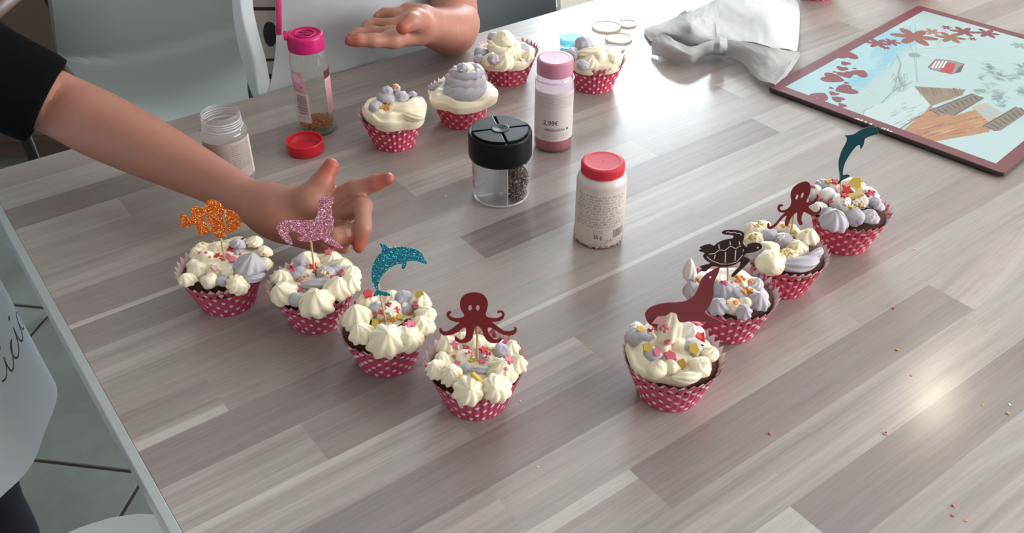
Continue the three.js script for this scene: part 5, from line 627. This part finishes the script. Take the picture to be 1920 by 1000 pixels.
{ // child behind the table, cupped palm full of sprinkles
  const g = thing('person', 'child in pale apron behind the table holding sprinkles in an upturned palm', 'person', V(0, 0, 0));
  const up = (x, y, d, r) => [at(x, y, d), r], body = (s, t, y) => tab(s + 0.055, t).setY(y), hip = body(0.43, -0.155, 0.68), chest = body(0.43, -0.165, 0.98), shL = body(0.52, -0.165, 1.02), shR = body(0.325, -0.165, 1.02), neck = body(0.43, -0.17, 1.1);
  const elbow = at(853, 52, 1.262);
  const armL = chain([shL, 0.042], [at(846, -60, 1.285), 0.0325], [elbow, 0.0325]);
  const fore = limb([elbow.clone().add(V(0, 0.004, -0.004)), 0.034], up(846, 58, 1.235, 0.0325), up(818, 54, 1.2, 0.0265), up(796, 50, 1.172, 0.021), up(782, 50, 1.16, 0.019));
  const palm = [...chain(up(785, 62, 1.15, 0.0125), up(738, 74, 1.118, 0.0098)), ...chain(up(785, 56, 1.157, 0.0125), up(733, 66, 1.13, 0.0095)), ...chain(up(787, 47, 1.168, 0.0125), up(732, 50, 1.15, 0.009)), ...chain(up(789, 37, 1.18, 0.012), up(742, 30, 1.172, 0.0088)), ...chain(up(792, 30, 1.17, 0.012), up(765, 18, 1.178, 0.009)), ...chain(up(796, 48, 1.142, 0.0135), up(782, 36, 1.122, 0.0125))];
  const thumb = chain(up(784, 38, 1.124, 0.0125), up(772, 40, 1.104, 0.0105), up(755, 52, 1.096, 0.0086)), index = chain(up(738, 75, 1.118, 0.0095), up(700, 76, 1.105, 0.0085), up(672, 75, 1.1, 0.0076), up(655, 77, 1.098, 0.0064)), middle = chain(up(733, 66, 1.13, 0.0094), up(698, 62, 1.128, 0.0084), up(672, 64, 1.12, 0.0072), up(660, 68, 1.115, 0.0062)), ring = chain(up(732, 50, 1.15, 0.009), up(704, 46, 1.15, 0.008), up(690, 48, 1.145, 0.007), up(684, 54, 1.14, 0.006)), pinky = chain(up(742, 31, 1.17, 0.0085), up(722, 26, 1.172, 0.0072), up(708, 31, 1.17, 0.006));
  const armF = fingers(both(union(fore), blend(palm, 0.012), 0.016), [thumb, index, middle, ring, pinky].map((c) => blend(c, 0.004)), 0.008), [lo, hi] = bounds([...fore, ...palm, ...thumb, ...index, ...middle, ...ring, ...pinky], 0.008);
  const elbowR = body(0.24, -0.2, 0.87), handR = body(0.33, -0.05, 0.97), armR = chain([shR, 0.042], [elbowR, 0.033], [handR, 0.021]), hr = handR.clone().addScaledVector(U, 0.035);
  const rf = [0, 1, 2, 3].map((k) => chain([hr.clone().add(V(0, 0.015 - k * 0.012, 0.006)), 0.0085], [hr.clone().addScaledVector(U, 0.035).add(V(0, 0.012 - k * 0.012, 0.01)), 0.0078], [hr.clone().addScaledVector(U, 0.04).addScaledVector(W, 0.026).add(V(0, 0.008 - k * 0.012, 0)), 0.007])), rt = chain([hr, 0.0095], [hr.clone().addScaledVector(U, 0.028).add(V(0, 0.032, 0.006)), 0.008]);
  const legs = [...chain([body(0.46, -0.155, 0.66), 0.066], [body(0.435, -0.14, 0.36), 0.048], [body(0.43, -0.16, 0.06), 0.035]), ...chain([body(0.38, -0.155, 0.66), 0.066], [body(0.32, -0.14, 0.36), 0.048], [body(0.31, -0.16, 0.06), 0.035])];
  const trunk = [...chain([body(0.395, -0.155, 0.68), 0.072], [body(0.39, -0.165, 0.98), 0.066]), ...chain([body(0.465, -0.155, 0.68), 0.072], [body(0.47, -0.165, 0.98), 0.066]), ...chain([shL, 0.045], [shR, 0.045]), ...chain([chest, 0.055], [neck, 0.04], [neck.clone().setY(1.13), 0.04])];
  const bodyF = blend([...trunk, ...legs, ...armL, ...armR], 0.03), [lo2, hi2] = bounds([...trunk, ...legs, ...armL, ...armR], 0.02), palmR = blend([bone(handR, hr.clone().add(V(0, -0.004, 0.006)), 0.02, 0.02)], 0.01), handF = fingers(palmR, [...rf, rt].map((c) => blend(c, 0.004)), 0.01), [lo3, hi3] = bounds([bone(handR, hr, 0.05, 0.05), ...rf.flat(), ...rt], 0.01);
  const [headF, lo4, hi4] = head(body(0.43, -0.14, 1.205), W.clone().setY(-0.45).normalize(), 0.083, '#6b4a30', g, true), neckF = (p) => smin(headF(p), seg(p, bone(neck, neck.clone().setY(1.14), 0.04)), 0.02);
  part(g, 'body', paintSkin(join(mesh(armF, lo, hi, 0.0036), mesh(bodyF, lo2, hi2, 0.011), mesh(handF, lo3, hi3, 0.004), mesh(neckF, lo4, hi4, 0.0055)), '#b07c6b', [[at(656, 77, 1.095), 0.017], [at(755, 52, 1.09), 0.016]]), skin);
  // T-shirt with a printed band
  const shirtBones = [...trunk.slice(0, 3).map((b) => bone(b.a, b.b, b.ra + 0.012, b.rb + 0.012)), bone(shL, shL.clone().lerp(armL[0].b, 0.5), 0.058, 0.05), bone(shR, shR.clone().lerp(elbowR, 0.6), 0.058, 0.05), bone(chest, neck.clone().setY(1.06), 0.065, 0.05)], shF = blend(shirtBones, 0.03), [lo5, hi5] = bounds(shirtBones, 0.01), lc = shL.clone().lerp(armL[0].b, 0.5), ld = armL[0].b.clone().sub(shL).normalize();
  part(g, 't_shirt', mesh((p) => Math.max(shF(p) + 0.003 * (noise3(p.x * 30, p.y * 24, p.z * 30, 4) - 0.5), 0.6 - p.y, p.y - 1.07), lo5, hi5, 0.008), std('#a39a95', 0.9));
  const atT = (x, y, t) => { const d = ray(x, y), k = (t - camera.position.clone().sub(O).setY(0).dot(W)) / d.dot(W); return d.multiplyScalar(k).add(camera.position); };
  const printTex = canvasTexture(256, 512, (c, w, h) => { c.fillStyle = '#b4aaa4'; c.fillRect(0, 0, w, h); c.fillStyle = '#2c2a2c'; for (const [y, t] of [[60, 14], [110, 8], [150, 12], [330, 10], [382, 14]]) c.fillRect(0, y, w, t); c.beginPath(); c.arc(150, 245, 44, 0, 7); c.fill(); c.fillStyle = '#6d5a58'; c.fillRect(20, 200, 40, 60); });
  const rowsOf = (ys, xs, T) => ys.map((y, j) => xs[j].map((x, i) => atT(x, y, T[j][i])));
  const shirtFront = rowsOf([-90, 0, 70, 140, 220], [[455, 490, 535], [462, 494, 538], [470, 500, 535], [480, 505, 530], [480, 505, 530]], [[-0.1, -0.075, -0.07], [-0.1, -0.075, -0.07], [-0.1, -0.075, -0.07], [-0.1, -0.075, -0.07], [-0.1, -0.08, -0.07]]);
  part(g, 'shirt_print', grid(16, 24, (u, v) => spline2(shirtFront.slice().reverse(), u, v), 0.0015), std('#ffffff', 0.9, { map: printTex }), 'grey T-shirt front with black printed stripes and dot');
  const fleece = phys('#c9cdd2', 0.95, { transmission: 0.4, thickness: 0, side: THREE.DoubleSide });
  const front = rowsOf([-160, -60, 20, 90, 150, 205, 300], [[520, 600, 700, 800, 880], [516, 600, 700, 800, 884], [518, 600, 700, 805, 886], [517, 600, 700, 806, 884], [508, 600, 700, 806, 884], [496, 600, 700, 806, 884], [500, 600, 700, 806, 884]], [[-0.06, -0.05, -0.045, -0.06, -0.12], [-0.055, -0.04, -0.035, -0.05, -0.11], [-0.045, -0.03, -0.028, -0.045, -0.1], [-0.035, -0.027, -0.026, -0.04, -0.09], [-0.03, -0.026, -0.025, -0.035, -0.08], [-0.026, -0.026, -0.025, -0.035, -0.07], [-0.026, -0.026, -0.025, -0.035, -0.07]]);
  const ap = part(g, 'apron', grid(56, 48, (u, v) => { const p = spline2(front.slice().reverse(), u, v); return p.addScaledVector(W, 0.003 * (noise2(u * 8, v * 5, 6) - 0.6)); }), fleece, 'pale translucent apron');
  const flap = rowsOf([-90, 0, 60, 120, 165, 197], [[428, 448, 472], [434, 452, 474], [441, 462, 484], [455, 478, 500], [468, 486, 507], [482, 488, 497]], [[-0.06, -0.045, -0.05], [-0.055, -0.035, -0.05], [-0.05, -0.03, -0.045], [-0.045, -0.028, -0.035], [-0.035, -0.026, -0.028], [-0.028, -0.025, -0.026]]);
  part(ap, 'side_flap', grid(20, 36, (u, v) => { const p = spline2(flap.slice().reverse(), u, v); return p.addScaledVector(W, 0.004 * (noise2(u * 5, v * 4, 9) - 0.6)); }), phys('#dfe8ee', 0.95, { transmission: 0.5, thickness: 0, side: THREE.DoubleSide }), 'bluish white side flap hanging loose');
  const legBones = [...legs.map((b) => bone(b.a, b.b, b.ra + 0.012, b.rb + 0.014)), bone(body(0.385, -0.155, 0.68), body(0.475, -0.155, 0.68), 0.088, 0.088)], trF = blend(legBones, 0.03), [lo6, hi6] = bounds(legBones, 0.01);
  part(g, 'trousers', mesh((p) => Math.max(trF(p), 0.05 - p.y, p.y - 0.7), lo6, hi6, 0.012), std('#3a4152', 0.9));
  for (const s of [0.43, 0.31]) { const q = body(s, -0.16, 0.042), fb = [bone(q, q.clone().addScaledVector(W, 0.1).setY(0.035), 0.035, 0.028), bone(q.clone().setY(0.07), q, 0.038, 0.035)], f = blend(fb, 0.03), [a, b] = bounds(fb, 0.01); part(g, 'shoe', mesh((p) => Math.max(f(p), 0.0065 - p.y), a, b, 0.007), std('#54504e', 0.7)); }
  // what lies in the palm
  const R = rng(31), list = [], c0 = at(742, 50, 1.136); for (let i = 0; i < 90; i++) { const a = R() * 6.28, q = 0.011 * Math.sqrt(R()); list.push(new THREE.IcosahedronGeometry(0.0014, 0).translate(Math.cos(a) * q * 1.3, 0.004 * (1 - q / 0.011) * R() , Math.sin(a) * q)); }
  const heap = new THREE.Mesh(mergeGeometries(list), std('#d98a34', 0.55)); heap.name = numbered('sprinkle_heap'); heap.position.copy(c0); heap.castShadow = heap.receiveShadow = true; heap.userData.kind = 'stuff'; tag(heap, 'orange sugar sprinkles in the upturned palm', 'sprinkles'); scene.add(heap);
}

//@@MORE
renderer.render(scene, camera);
